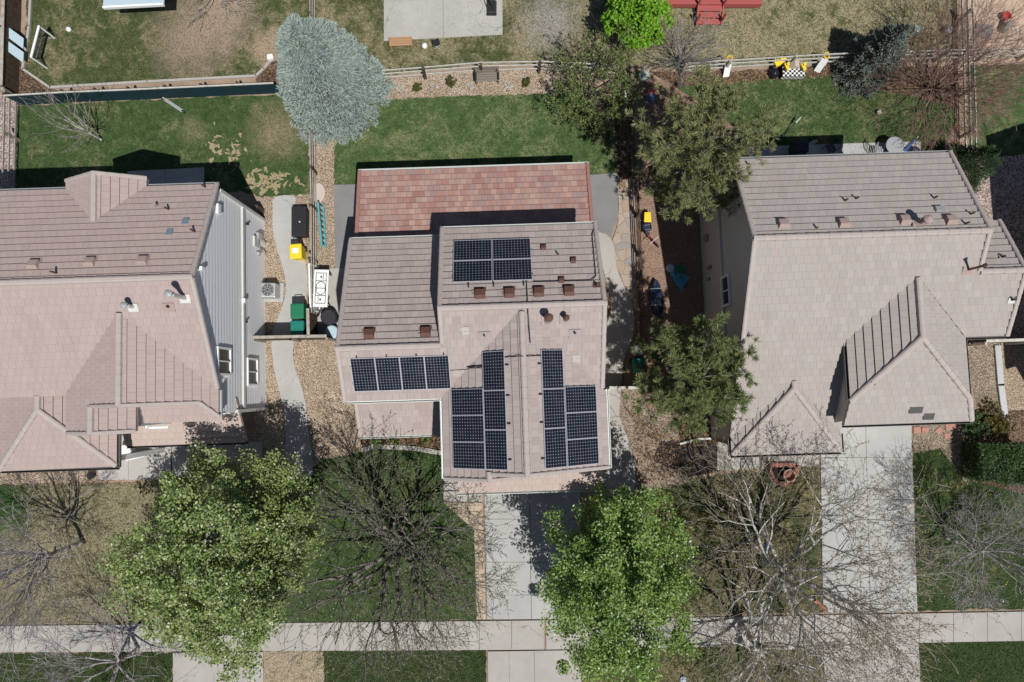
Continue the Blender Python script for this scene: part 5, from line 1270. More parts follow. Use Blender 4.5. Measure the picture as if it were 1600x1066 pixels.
def wheelie_bin(label, px, mat, rot=0, sx=.62, sy=.72, h=1.05, sticker=False):
    c = P(*px); t = thing('wheeled_bin', label, 'bin', c, 'wheeled bins by the fence'); R = RZ(rot); f = lambda x, y, z: c + R @ Vector((x, y, z))
    m = MB(); k = .82
    m.hull([f(-sx / 2 * k, -sy / 2 * k, .05), f(sx / 2 * k, -sy / 2 * k, .05), f(sx / 2 * k, sy / 2 * k, .05), f(-sx / 2 * k, sy / 2 * k, .05)], [f(-sx / 2, -sy / 2, h), f(sx / 2, -sy / 2, h), f(sx / 2, sy / 2, h), f(-sx / 2, sy / 2, h)])
    m.build('body', mat, t, bevel=.03)
    m = MB(); a, b = sx / 2 + .03, sy / 2 + .03
    m.hull([f(-a, -b, h), f(a, -b, h), f(a, b, h), f(-a, b, h)], [f(-a * .92, -b * .9, h + .09), f(a * .92, -b * .9, h + .09), f(a * .92, b * .92, h + .07), f(-a * .92, b * .92, h + .07)])
    lid = m.build('lid', mat, t, bevel=.04)
    if sticker:
        m = MB(); m.box(f(0, .02, h + .086), (.3, .24, .012), R); m.build('sticker', M['white'], lid)
    m = MB(); m.tube(f(-sx * .3, b + .07, h + .0), f(sx * .3, b + .07, h + .0), .022); m.tube(f(-sx * .3, b - .03, h), f(-sx * .3, b + .07, h), .018); m.tube(f(sx * .3, b - .03, h), f(sx * .3, b + .07, h), .018); m.build('handle', M['black'], t)
    for s in (-1, 1):
        m = MB(); m.tube(f(s * sx * .40, sy * .38, .13), f(s * (sx * .40 + .07), sy * .38, .13), .13, .13, 14); m.build('wheel', M['black'], t)
wheelie_bin('mid green wheeled bin, upper one of the two beside the short board fence', (475, 490), M['green_bin'], 2)
wheelie_bin('teal-green wheeled bin against the cross fence, lower one of the two', (475, 516), M['teal_bin'], 1)
wheelie_bin('black wheeled bin with bright yellow lid below the black storage box', (472, 399), M['bright_yellow'], 4, .56, .7, 1.0, True)
# storage box
c = P(473, 351); t = thing('storage_box', 'black plastic storage box with scattered pegs on its lid beside the side path', 'storage box', c)
m = MB(); m.box(c + Vector((0, 0, .28)), (.68, 1.42, .56), RZ(1)); m.build('body', M['black'], t, bevel=.03)
m = MB(); m.box(c + Vector((0, 0, .6)), (.74, 1.5, .07), RZ(1))
for i in range(6): m.box(c + Vector((-.28 + .112 * i, 0, .64)), (.03, 1.3, .02), RZ(1))
m.build('lid', M['black'], t, bevel=.02)
rr_ = random.Random(5); m = MB()
for i in range(9): m.box(c + Vector((rr_.uniform(-.2, .25), rr_.uniform(-.5, .5), .665)), (.06, .07, .025), RZ(rr_.uniform(0, 90)))
m = MB(); m.tube(c + Vector((.05, -.02, .64)), c + Vector((.05, -.02, .68)), .035, .03, 10); m.build('white_cup', M['white'], t)
# air conditioner
c = P(428, 457); t = thing('air_conditioner', 'grey outdoor air conditioner unit with round fan by the left house wall', 'air conditioner', c)
m = MB(); m.box(c + Vector((.04, -.02, .05)), (.95, .95, .1)); m.build('pad', M['conc'], t)
m = MB(); m.box(c + Vector((0, 0, .48)), (.72, .72, .76)); m.build('casing', M['galv'], t, bevel=.05)
m = MB(); m.tube(c + Vector((0, 0, .86)), c + Vector((0, 0, .875)), .3, .3, 24); m.build('fan_opening', M['black_m'], t)
m = MB()
for r_ in (.09, .17, .24, .3):
    pts = [c + Vector((math.cos(a) * r_, math.sin(a) * r_, .9)) for a in [2 * math.pi * i / 24 for i in range(25)]]; m.path(pts, .009, 4)
for i in range(8): a = i * math.pi / 4; m.tube(c + Vector((math.cos(a) * .05, math.sin(a) * .05, .9)), c + Vector((math.cos(a) * .31, math.sin(a) * .31, .89)), .008, .008, 4)
m.build('fan_grille', M['steel'], t)
m = MB(); m.path([c + Vector((-.36, -.3, .3)), c + Vector((-.6, -.38, .3)), c + Vector((-.75, -.2, .4)), c + Vector((-.78, .3, 1.2))], .025); m.build('pipe', M['black'], t)
# teal ladder lying against the fence
a, b = P(497, 316, .55), P(503, 386, .5)
t = thing('ladder', 'teal-painted wooden ladder lying on its edge along the gravel strip by the fence', 'ladder', P(500, 350))
d = (b - a).normalized(); m = MB(); m.bar(a, b, .09, .11); m.build('side_rail', M['teal_paint'], t)
a2, b2 = P(505, 319, .08), P(509, 387, .08); m = MB(); m.bar(a2, b2, .09, .11); m.build('side_rail', M['teal_paint'], t)
for i in range(8):
    f = (i + .5) / 8; m = MB(); m.bar(a.lerp(b, f), a2.lerp(b2, f), .05, .05); m.build('rung', M['teal_paint'], t)
# white rink-style games table and white framed board
c = P(508, 454); t = thing('games_table', 'long white games table with black line markings on the small concrete patio', 'table', c); R = RZ(-1.5)
m = MB(); m.box(c + Vector((0, 0, .74)), (.72, 1.85, .1), R); m.build('tabletop', M['white'], t, bevel=.02)
for sx in (-1, 1):
    for sy in (-1, 1): m = MB(); m.box(c + R @ Vector((sx * .28, sy * .78, .35)), (.08, .08, .69), R); m.build('leg', M['black_m'], t)
m = MB(); zt = .797
def ln(x0, y0, x1, y1): m.bar(c + R @ Vector((x0, y0, zt)), c + R @ Vector((x1, y1, zt)), .03, .006)
for s in (-1, 1): ln(s * .25, -.75, s * .25, .75); ln(-.25, s * .75, .25, s * .75); ln(-.25, s * .36, .25, s * .36); ln(s * .1, s * .42, s * .1, s * .7)
ln(-.25, 0, .25, 0)
ov = [(math.cos(a) * .22, math.sin(a) * .22 + (.1 if math.sin(a) > 0 else -.1)) for a in [2 * math.pi * i / 20 for i in range(21)]]
for p, q in zip(ov, ov[1:]): ln(p[0], p[1], q[0], q[1])
for s in (-1, 1): m.tube(c + R @ Vector((0, s * .56, .793)), c + R @ Vector((0, s * .56, .80)), .05, .05, 12)
m.build('line_marking', M['black_m'], t)
a, b = P(497, 418), P(499, 488); t = thing('framed_board', 'tall white framed board leaning against the fence beside the games table', 'board', a)
m = MB(); up = Vector((-.18, 0, .98)); L = (b - a)
for p, q in ((a, b), (a + up, b + up), (a, a + up), (b, b + up), (a + L * .33, a + L * .33 + up), (a + L * .66, a + L * .66 + up)): m.bar(p + Vector((.03, 0, .04)), q + Vector((.03, 0, .04)), .08, .06)
m.build('frame', M['white'], t)
m = MB(); m.hull([a + Vector((.02, 0, .05)), b + Vector((.02, 0, .05)), b + up + Vector((.02, 0, .03)), a + up + Vector((.02, 0, .03))], [a + Vector((0, 0, .05)), b + Vector((0, 0, .05)), b + up + Vector((0, 0, .03)), a + up + Vector((0, 0, .03))]); m.build('panel', M['grey'], t)
# scooter-like bicycle by the games table
def bicycle(name, label, px, rot, col, cat='bicycle', s=1.0):
    c = P(*px); t = thing(name, label, cat, c); R = RZ(rot) @ RX(12); f = lambda x, y, z: c + R @ Vector((x * s, y * s, z * s))
    for x in (-.42, .42):
        m = MB(); pts = [f(x + math.cos(a) * .27, 0, .3 + math.sin(a) * .27) for a in [2 * math.pi * i / 20 for i in range(21)]]; m.path(pts, .025, 6)
        for i in range(6): a = i * math.pi / 6; m.tube(f(x + math.cos(a) * .27, 0, .3 + math.sin(a) * .27), f(x - math.cos(a) * .27, 0, .3 - math.sin(a) * .27), .005, .005, 3)
        m.build('wheel', M['black'], t)
    m = MB()
    for p, q in (((-.42, 0, .3), (-.1, 0, .3)), ((-.1, 0, .3), (-.2, 0, .72)), ((-.42, 0, .3), (-.18, 0, .66)), ((-.1, 0, .3), (.3, 0, .66)), ((-.18, 0, .66), (.3, 0, .66)), ((.42, 0, .3), (.28, 0, .85))): m.tube(f(*p), f(*q), .022)
    m.build('frame', M[col], t)
    m = MB(); m.tube(f(.28, -.26, .88), f(.28, .26, .88), .018); m.build('handlebar', M['steel'], t)
    m = MB(); m.box(f(-.2, 0, .75), (.24 * s, .13 * s, .05), R); m.build('saddle', M['black'], t)
bicycle('bicycle', 'small grey bicycle leaning at the end of the white games table', (506, 480), 60, 'steel', s=.8)
# round things under the middle house eave, stone disc
m = MB(); c = P(518, 497); m.lathe(c, [(.36, .06), (.40, .10), (.40, .55), (.34, .62)], 24); one('fire_bowl', m, M['black_m'], c, 'round black covered fire bowl half under the middle house eave', 'fire bowl')
m = MB(); c = P(522, 520); m.lathe(c, [(.30, .06), (.33, .10), (.33, .5), (.28, .54)], 24); one('water_barrel', m, M['pale_blue'], c, 'pale blue round tub in the fence corner under the middle house eave', 'tub')
m = MB(); c = P(498, 302); m.lathe(c, [(.42, .03), (.45, .06), (.45, .13), (.40, .16)], 24, sx=.8, sy=1.15); one('stone_disc', m, M['cream_stone'], c, 'flat beige round stone at the top end of the gravel strip beside the fence', 'stone')
m = MB(); c = P(411, 330); m.bar(c, c + Vector((-.02, 0, .9)), .16, .16); m.bar(c + Vector((0, 0, .05)), c + Vector((.0, -.5, .05)), .16, .1); one('wooden_post', m, M['wood_dark'], c, 'short dark wooden post at the back corner of the left house', 'post')
# wooden benches
def bench(label, px, L, rot, mat, back=True, group='wooden benches'):
    c = P(*px); t = thing('bench', label, 'bench', c, group); R = RZ(rot); f = lambda x, y, z: c + R @ Vector((x, y, z))
    m = MB()
    for i in range(4): m.box(f(0, -.16 + .12 * i, .44), (L, .1, .035), R)
    m.build('seat', mat, t)
    if back:
        m = MB()
        for i in range(3): m.box(f(0, .27 + .03 * i, .55 + .13 * i), (L, .03, .1), R)
        m.build('backrest', mat, t)
    for s in (-1, 1):
        m = MB(); m.box(f(s * (L / 2 - .05), -.15, .22), (.08, .08, .43), R); m.build('leg', mat, t)
        m = MB(); m.box(f(s * (L / 2 - .05), .2, .22 if not back else .45), (.08, .08, .43 if not back else .9), R); m.build('leg', mat, t)
        if back: m = MB(); m.box(f(s * (L / 2 - .03), 0, .64), (.07, .5, .04), R); m.build('armrest', M['black_m'], t)
bench('brown-grey slatted wooden bench in the gravel bed against the rail fence', (762, 127), 1.2, 2, M['bench_wood'])
bench('light brown backless wooden bench at the lower edge of the concrete court', (628, 72), 1.15, 2, M['cedar'], False)
# balls
for x, y, r_, mt, lb in ((664, 74, .15, 'white', 'white ball on the grass just below the concrete court'), (110, 48, .13, 'white', 'white ball on the top left lawn right of the soccer goal'), (1371, 177, .13, 'cream_stone', 'cream ball alone on the back lawn of the right house')):
    m = MB(); c = P(x, y); m.lathe(c, [(r_ * math.sin(a), r_ - r_ * math.cos(a)) for a in [math.pi * (i + .3) / 10.6 for i in range(11)]], 16); one('ball', m, M[mt], c, lb, 'ball', 'balls on the lawns', smooth=True)
c = P(425, 93); m = MB(); m.box(c + Vector((0, 0, .14)), (.26, .22, .28), RZ(10)); m.box(c + Vector((0, 0, .29)), (.3, .26, .03), RZ(10)); one('utility_box', m, M['white'], c, 'small white utility box at the edging corner left of the blue spruce', 'utility box')
# camp stool & grill at the court
c = P(683, 73); t = thing('camp_stool', 'dark folding camp stool on grass beside the white ball', 'stool', c)
m = MB(); m.box(c + Vector((0, 0, .42)), (.36, .34, .03), RZ(15)); m.build('seat', M['black'], t)
for s in (-1, 1):
    m = MB(); m.tube(c + Vector((-.16, s * .14, .0)), c + Vector((.16, s * .14, .42)), .015); m.build('leg', M['steel'], t)
    m = MB(); m.tube(c + Vector((.16, s * .14, .0)), c + Vector((-.16, s * .14, .42)), .015); m.build('leg', M['steel'], t)
# basketball stand
c = P(768, 14); t = thing('basketball_stand', 'black portable basketball stand on the right edge of the concrete court', 'basketball stand', c)
m = MB(); m.hull([c + Vector((x, y, .02)) for x, y in ((-.28, -.42), (.28, -.42), (.28, .42), (-.28, .42))], [c + Vector((x, y, .26)) for x, y in ((-.2, -.34), (.2, -.34), (.2, .34), (-.2, .34))]); m.build('base', M['black'], t, bevel=.04)
pl0 = c + Vector((-.1, .35, .2)); pl1 = c + Vector((-.75, .6, 2.9)); m = MB(); m.tube(pl0, pl1, .06); m.build('pole', M['black_m'], t)
m = MB(); m.tube(c + Vector((.15, -.2, .25)), pl0.lerp(pl1, .3), .025); m.tube(c + Vector((-.15, -.2, .25)), pl0.lerp(pl1, .3), .025); m.build('brace', M['black_m'], t)
m = MB(); m.box(pl1 + Vector((-.35, .1, .25)), (.05, 1.2, .85)); m.build('backboard', M['white'], t)
m = MB(); pts = [pl1 + Vector((-.62 + math.cos(a) * .23, .1 + math.sin(a) * .23, .0)) for a in [2 * math.pi * i / 16 for i in range(17)]]; m.path(pts, .015); m.build('rim', M['red'], t)
# red deck with steps, pale patio cover
c = P(1100, -10); t = thing('deck', 'red-painted wooden deck with steps at the top edge of the picture', 'deck', c)
m = MB()
for i in range(14):
    y = P(1100, 7, .6).y + .14 * i + .07; m.box((P(1115, 0, .6).x, y, .6), (4.9, .132, .04))
m.build('deck_boards', M['deck_red'], t)
m = MB(); y = P(1100, 7, .6).y; m.box((P(1115, 0, .6).x, y + .03, .43), (4.9, .05, .3)); m.build('fascia_board', M['deck_red'], t)
for i in range(3):
    m = MB(); m.box((P(1109, 0, .4).x, y - .13 - .27 * i, .46 - .15 * i), (1.25, .28, .05)); m.build('step', M['deck_red'], t)
for s in (-1, 1):
    m = MB(); x = P(1109, 0, .4).x + s * .64; m.bar((x, y, .5), (x, y - .85, .1), .05, .24); m.build('stringer', M['deck_red'], t)
    m = MB(); m.bar((x, y - .7, .1), (x, y - .7, 1.0), .09, .09); m.build('newel_post', M['deck_red'], t); m = MB(); m.bar((x, y - .02, .5), (x, y - .02, 1.5), .09, .09); m.build('newel_post', M['deck_red'], t)
c = P(205, -20); t = thing('patio_cover', 'pale white flat patio cover cut by the top edge left of the white-twigged bush', 'patio cover', c)
a, b = P(161, 12, 2.4), P(256, 7, 2.4); m = MB(); m.prism([a, b, b + Vector((.1, 3, 0)), a + Vector((.1, 3, 0))][:4], 2.35, 2.42); m.build('roof_sheet', M['pale_blue'], t)
m = MB(); m.bar(a + Vector((0, 0, -.02)), b + Vector((0, 0, -.02)), .1, .16); m.build('beam', M['white'], t)
for q in (a, b): m = MB(); m.bar((q.x + (.1 if q is a else -.1), q.y + 2.6, 0), (q.x + (.1 if q is a else -.1), q.y + 2.6, 2.35), .12, .12); m.build('post', M['white'], t)
# pale panels left edge
c = P(22, 62); t = thing('panel_stack', 'two pale blue panels lying sloped at the left edge against the dark board fence', 'panels', c)
for k in range(2):
    m = MB(); a = P(4, 36 + 22 * k, .95); m.hull([a, a + Vector((.75, -.55, -.5)), a + Vector((.75, -1.1, -.5)), a + Vector((0, -.52, 0))], [p + Vector((0, 0, .04)) for p in (a, a + Vector((.75, -.55, -.5)), a + Vector((.75, -1.1, -.5)), a + Vector((0, -.52, 0)))]); m.build('panel', M['pale_blue'], t)
m = MB(); a = P(4, 60, .0); m.box(a + Vector((.2, 0, .35)), (.9, 1.6, .6), RZ(-20)); m.build('crate', M['wood'], t)
# soccer goal
t = thing('soccer_goal', 'white-framed soccer goal with dark net on the top left lawn', 'goal', P(78, 84))
f0, f1, b0, b1 = P(86, 60), P(74, 107), P(66, 58), P(56, 92); up = Vector((0, 0, 1.2))
m = MB(); m.tube(f0 + up, f1 + up, .06); m.build('crossbar', M['white'], t)
for p in (f0, f1): m = MB(); m.tube(p, p + up, .045); m.build('goal_post', M['white'], t)
m = MB()
for p, q in ((f0, b0), (f1, b1), (b0, b1), (f0 + up, b0), (f1 + up, b1)): m.tube(p, q, .025)
m.build('net_frame', M['grey'], t)
m = MB()
def netquad(A, B, C, D, nu, nv):
    for i in range(nu + 1): m.tube(A.lerp(B, i / nu), D.lerp(C, i / nu), .006, .006, 3)
    for j in range(nv + 1): m.tube(A.lerp(D, j / nv), B.lerp(C, j / nv), .006, .006, 3)
netquad(f0 + up, f1 + up, b1, b0, 18, 14); netquad(f0 + up, f0 + up * .98, b0, f0, 10, 8); netquad(f1 + up, f1 + up * .98, b1, f1, 10, 8)
m.build('net', M['black_net'], t)
# kick scooter lying on the lawn
c = P(269, 163); t = thing('kick_scooter', 'grey kick scooter lying on the left lawn just below the teal screen', 'scooter', c); R = RZ(-34)
f = lambda x, y, z: c + R @ Vector((x * 1.45, y * 1.4, z))
m = MB(); m.box(f(.1, 0, .09), (1.1, .17, .05), R); m.build('deck', M['galv'], t, bevel=.02)
m = MB(); m.tube(f(-.3, 0, .1), f(-.5, .1, .62), .03); m.build('steering_column', M['steel'], t)
m = MB(); m.tube(f(-.62, -.14, .62), f(-.38, .34, .62), .025); m.build('handlebar', M['grey'], t)
for x in (-.36, .52): m = MB(); m.tube(f(x, -.03, .09), f(x, .03, .09), .09, .09, 14); m.build('wheel', M['black'], t)
# garden sprayer pole on the right lawn
a, b = P(1223, 214), P(1243, 192, .3); t = thing('lawn_sprinkler', 'thin dark pole tool with a green head lying on the right back lawn', 'garden tool', a)
m = MB(); m.tube(a + Vector((0, 0, .05)), b, .025); m.build('pole', M['black_m'], t); m = MB(); m.tube(b, b + (b - a).normalized() * .35, .06, .04); m.build('head', M['pale_green'], t)
m = MB(); m.tube(a + Vector((0, 0, .0)), a + Vector((0, 0, .14)), .12, .08, 10); m.build('foot', M['black'], t)
# white slide boards leaning on the fence, each with a yellow ring
for (x, y, x2, y2, lb) in ((1134, 120, 1139, 97, 'white sloping board with a yellow ring on the rail fence, left of the toy table'), (1276, 112, 1290, 92, 'white sloping board with a yellow ring on the rail fence, right of the toy table')):
    a, b = P(x, y, .08), P(x2, y2, .8); t = thing('slide_board', lb, 'board', P(x, y), 'white boards on the rail fence')
    m = MB(); m.bar(a, b, .32, .05); m.build('board', M['white'], t)
    m = MB(); pts = [b + Vector((math.cos(q) * .14, .12 + math.sin(q) * .14, .12)) for q in [2 * math.pi * i / 14 for i in range(15)]]; m.path(pts, .035); m.build('ring', M['yellow'], t)
    m = MB(); m.bar(Vector((b.x, b.y, 0)), b, .08, .08); m.build('leg', M['white'], t)
# toy table with chequered cloth
c = P(1234, 118); t = thing('toy_table', 'low play table under a black and white checked cloth, in front of the rail fence', 'play table', c)
m = MB(); m.box(c + Vector((0, 0, .5)), (1.12, .5, .05)); m.box(c + Vector((0, -.26, .34)), (1.12, .02, .36)); m.build('checked_cloth', M['check'], t)
for sx in (-1, 1):
    for sy in (-1, 1): m = MB(); m.box(c + Vector((sx * .5, sy * .2, .24)), (.06, .06, .48)); m.build('leg', M['black_m'], t)
m = MB(); q = c + Vector((0, .2, .53)); m.hull([q + Vector((x, y, 0)) for x, y in ((-.3, -.1), (.3, -.1), (.3, .3), (-.3, .3))], [q + Vector((x, y, .3)) for x, y in ((-.05, -.1), (.05, -.1), (.05, .3), (-.05, .3))]); one('toy_house', m, M['cream_stone'], q, 'small cream toy house standing on the checked play table', 'toy')
for sx, lb in ((-.42, 'yellow toy truck at the left end of the checked play table'), (.42, 'yellow toy truck at the right end of the checked play table')):
    q = c + Vector((sx, .12, .53)); t = thing('toy_truck', lb, 'toy', q, 'yellow toys on the play table')
    m = MB(); m.box(q + Vector((0, 0, .14)), (.16, .36, .14), RZ(20)); m.box(q + Vector((.02, .1, .25)), (.14, .14, .12), RZ(20)); m.build('body', M['bright_yellow'], t, bevel=.02)
    for sy in (-.1, .1):
        m = MB(); m.tube(q + Vector((-.1, sy, .06)), q + Vector((.1, sy, .06)), .06); m.build('wheel', M['black'], t)
c = P(1212, 106); t = thing('ride_on_toy', 'yellow and black ride-on toy tractor beside the checked play table', 'toy', c)
m = MB(); m.box(c + Vector((0, .08, .42)), (.5, .34, .2), RZ(25)); m.box(c + Vector((.15, .2, .6)), (.3, .16, .16), RZ(-10)); m.tube(c + Vector((-.2, .1, .5)), c + Vector((-.3, .1, .75)), .03); m.build('body', M['bright_yellow'], t, bevel=.04)
for x, y in ((-.2, -.12), (.22, -.12), (-.2, .25), (.22, .25)): m = MB(); m.tube(c + Vector((x - .05, y, .2)), c + Vector((x + .05, y, .2)), .2, .2, 14); m.build('wheel', M['black'], t)
def sack(name, label, cat, px, d, mat, seed, h):
    c = P(*px); r = random.Random(seed); m = MB(); prof = [(.6, 0), (.95, .12), (1, .35), (.85, .7), (.45, .95), (.12, 1.0)]; n = 16
    rings = []
    for k, z in prof: rings.append([c + Vector((d[0] / 2 * k * math.cos(2 * math.pi * i / n) * r.uniform(.85, 1.12), d[1] / 2 * k * math.sin(2 * math.pi * i / n) * r.uniform(.85, 1.12), z * h * r.uniform(.94, 1.04))) for i in range(n)])
    i0 = len(m.v)
    for R_ in rings: m.v += [tuple(p) for p in R_]
    for j in range(len(rings) - 1):
        for k in range(n): m.f.append((i0 + j * n + k, i0 + j * n + (k + 1) % n, i0 + (j + 1) * n + (k + 1) % n, i0 + (j + 1) * n + k)); m.m.append(0)
    m.f.append(tuple(i0 + (len(rings) - 1) * n + k for k in range(n))); m.m.append(0); m.f.append(tuple(i0 + n - 1 - k for k in range(n))); m.m.append(0)
    return one(name, m, mat, c, label, cat, smooth=True)
sack('garbage_sack', 'black sack slumped at the left end of the checked play table', 'sack', (1207, 117), (.55, .6), M['tarp_black'], 3, .45)
# right patio things
c = P(1240, 240); t = thing('grill', 'black covered barbecue grill in shade on the right patio', 'grill', c)
m = MB(); m.box(c + Vector((0, 0, .5)), (.62, .62, .8)); m.box(c + Vector((0, 0, .98)), (.66, .55, .2)); m.build('cover', M['tarp_black'], t, bevel=.06)
for s in (-1, 1): m = MB(); m.tube(c + Vector((s * .2, -.3, .08)), c + Vector((s * .26, -.3, .08)), .08, .08, 10); m.build('wheel', M['black'], t)
def chair(label, px, rot, mat, group='chairs on the right patio'):
    c = P(*px); t = thing('patio_chair', label, 'chair', c, group); R = RZ(rot); f = lambda x, y, z: c + R @ Vector((x, y, z))
    m = MB()
    for i in range(5): m.box(f(0, -.18 + .09 * i, .43), (.44, .06, .025), R)
    m.build('seat', mat, t)
    m = MB(); m.path([f(-.22, .22, .43), f(-.22, .3, .9), f(0, .33, .98), f(.22, .3, .9), f(.22, .22, .43)], .02)
    for i in range(3): m.tube(f(-.2, .24 + .025 * i, .55 + .13 * i), f(.2, .24 + .025 * i, .55 + .13 * i), .014)
    m.build('backrest', mat, t)
    for x in (-.2, .2):
        for y in (-.2, .2): m = MB(); m.tube(f(x, y, 0), f(x, y, .43), .018); m.build('leg', mat, t)
chair('dark metal chair in shade right of the covered grill', (1262, 240), 20, M['steel'])
chair('black chair near the lit edge of the right patio, fallen in shade', (1292, 236), -70, M['black_m'])
chair('grey metal chair in sunlight at the left end of the lit patio', (1366, 240), 80, M['grey'])
c = P(1386, 235); t = thing('patio_table', 'round grey glass-topped table in sun on the right patio', 'table', c)
m = MB(); m.lathe(c, [(.42, .70), (.45, .71), (.45, .73), (.42, .74)], 24); m.build('tabletop', M['grey'], t)
m = MB(); m.tube(c, c + Vector((0, 0, .7)), .03); m.lathe(c, [(.25, .01), (.25, .04), (.05, .07)], 14); m.build('pedestal', M['black_m'], t)
a, b = P(1408, 240, .2), P(1432, 216, 1.1); t = thing('folded_umbrella', 'folded blue and white patio umbrella leaning at the right end of the patio', 'umbrella', P(1408, 240))
d = b - a; m = MB(); m.tube(a, a + d * 1.1, .02); m.build('pole', M['white'], t); m = MB()
pr = a + d * .25; m.tube(pr, a + d * .55, .13, .09, 9); m.tube(a + d * .55, a + d * 1.02, .09, .03, 9); m.build('canopy', M['blue'], t)
m = MB(); o_ = Vector((.06, .06, .06)); m.tube(pr + o_, a + d * .95 + o_ * .3, .04, .02, 6); m.build('white_stripe', M['white'], t)
sack('covered_seat', 'navy blue covered cushion pile at the right end of the patio', 'cushion', (1424, 238), (.6, .45), M['navy'], 8, .5)
# right side yard
c = P(1009, 343); t = thing('toy_wheelbarrow', 'yellow toy wheelbarrow by the dark rail fence below the tall pine', 'toy', c)
m = MB(); m.hull([c + Vector((x, y, .2)) for x, y in ((-.13, -.18), (.13, -.18), (.10, .17), (-.10, .17))], [c + Vector((x, y, .5)) for x, y in ((-.19, -.26), (.19, -.26), (.16, .25), (-.16, .25))]); m.build('tray', M['bright_yellow'], t, bevel=.02)
m = MB(); m.tube(c + Vector((-.05, .3, .15)), c + Vector((.05, .3, .15)), .15, .15, 12); m.build('wheel', M['black'], t)
for s in (-1, 1): m = MB(); m.tube(c + Vector((s * .1, .25, .2)), c + Vector((s * .2, -.6, .42)), .02); m.build('handle', M['black'], t)
m = MB(); c = P(1008, 357); m.box(c + Vector((0, 0, .25)), (.42, .4, .3), RZ(10)); m.box(c + Vector((0, .1, .44)), (.36, .16, .12), RZ(10)); one('toy_box', m, M['navy'], c, 'dark navy toy seat between the yellow barrow and the red tricycle', 'toy', bevel=.05)
bicycle('tricycle', 'small red tricycle lying on bark chips below the yellow toy wheelbarrow', (1015, 371), -50, 'red', 'tricycle', 1.0)
def boat():
    c = P(1023, 468); t = thing('tarp_bundle', 'long dark blue tarp-wrapped bundle lying beside the dark rail fence', 'tarp bundle', c); m = MB(); r = random.Random(4); n = 12; rings = []
    for i in range(13):
        f = i / 12; w = .36 * math.sin(math.pi * (f * .92 + .04)) ** .7; y = .95 - 1.9 * f; rings.append([c + Vector((math.cos(a) * w * r.uniform(.9, 1.1) + .12 * f, y, max(.02, .18 + math.sin(a) * (.18 + .25 * w) * r.uniform(.85, 1.1)))) for a in [2 * math.pi * k / n for k in range(n)]])
    for A, B in zip(rings, rings[1:]): m.hull(A, B, 0, False)
    m.build('tarp', M['tarp_navy'], t); m = MB()
    for f in (3, 8):
        pts = [p + (p - c) * .04 for p in rings[f]]; m.path(pts + pts[:1], .014)
        mm = m; mm.build('strap', M['steel'], t); m = MB()
pm('tarp_navy', (.02, .03, .06), .25, .5); boat()
def crumple(name, label, cat, pxs, mat, seed, h=.18, n=9):
    A, B, C, D = [P(*q) for q in pxs]; r = random.Random(seed); m = MB(); g = []
    for i in range(n + 1):
        row = []
        for j in range(n + 1):
            p = A.lerp(B, i / n).lerp(D.lerp(C, i / n), j / n); p += Vector((r.gauss(0, .02), r.gauss(0, .02), .07 + abs(r.gauss(0, h)) * (.4 if i in (0, n) or j in (0, n) else 1))); row.append(p)
        g.append(row)
    for i in range(n):
        for j in range(n): m.face([g[i][j], g[i + 1][j], g[i + 1][j + 1], g[i][j + 1]])
    o = one(name, m, mat, (A + B + C + D) / 4, label, cat); s = o.modifiers.new('thick', 'SOLIDIFY'); s.thickness = .015; return o
crumple('blue_tarp', 'crumpled blue tarp spread in the shade of the right house', 'tarp', [(1040, 418), (1058, 424), (1077, 432), (1064, 458)], M['tarp_blue'], 5, .1)
c = P(1060, 421); m = MB(); m.box(c + Vector((0, 0, .15)), (.4, .28, .3), RZ(-5)); m.box(c + Vector((0, 0, .31)), (.44, .32, .04), RZ(-5)); one('green_crate', m, M['green_bin'], c, 'dull green box beside the crumpled blue tarp', 'box')
m = MB(); c = P(1047, 420); m.lathe(c, [(.2, .02), (.22, .1), (.18, .24), (.05, .27)], 16); one('plastic_tub', m, M['pale_blue'], c, 'pale round tub touching the top corner of the blue tarp', 'tub')
m = MB(); c = P(994, 549); m.lathe(c, [(.3, .02), (.3, .5), (.27, .6), (.16, .68), (.04, .7)], 20); one('kettle_grill', m, M['galv'], c, 'round silver-lidded drum beside the side path gate of the middle house', 'drum', smooth=True)
wheelie_bin('dark teal wheeled bin half under the deep green pine', (994, 572), M['teal_bin'], 5, .6, .7, 1.0)
crumple('white_sheet', 'crumpled white sheet hanging at the front corner of the right house', 'sheet', [(1117, 651), (1124, 650), (1139, 672), (1136, 682)], M['white'], 9, .1)
c = P(1004, 124); t = thing('plastic_stool', 'pale green plastic stool near the upper fence corner', 'stool', c)
m = MB(); m.lathe(c, [(.26, .36), (.28, .40), (.26, .43)], 16); m.build('seat', M['pale_green'], t)
for a in range(4): m = MB(); q = Vector((math.cos(a * 1.57 + .6), math.sin(a * 1.57 + .6), 0)); m.tube(c + q * .27, c + q * .2 + Vector((0, 0, .38)), .025); m.build('leg', M['pale_green'], t)
m = MB(); m.path([c + Vector((-.2, .2, .42)), c + Vector((-.17, .26, .7)), c + Vector((.17, .26, .7)), c + Vector((.2, .2, .42))], .025); m.build('backrest', M['white'], t)
sack('toy_sack', 'pink toy bag at the upper edge of the tall pine', 'bag', (1017, 144), (.4, .4), M['pink'], 11, .3)
sack('toy_sack', 'blue toy bag just below the pink one at the pine edge', 'bag', (1015, 155), (.45, .45), M['blue'], 12, .3)
a, b = P(977, 138, .6), P(978, 180, .6); m = MB(); m.bar(a, b, .10, .08); m.bar(Vector((a.x, a.y, 0)), a, .08, .08); m.bar(Vector((b.x, b.y, 0)), b, .08, .08); one('white_bar', m, M['white'], P(977, 138), 'white painted rail standing along the fence right of the olive-leafed tree', 'rail')
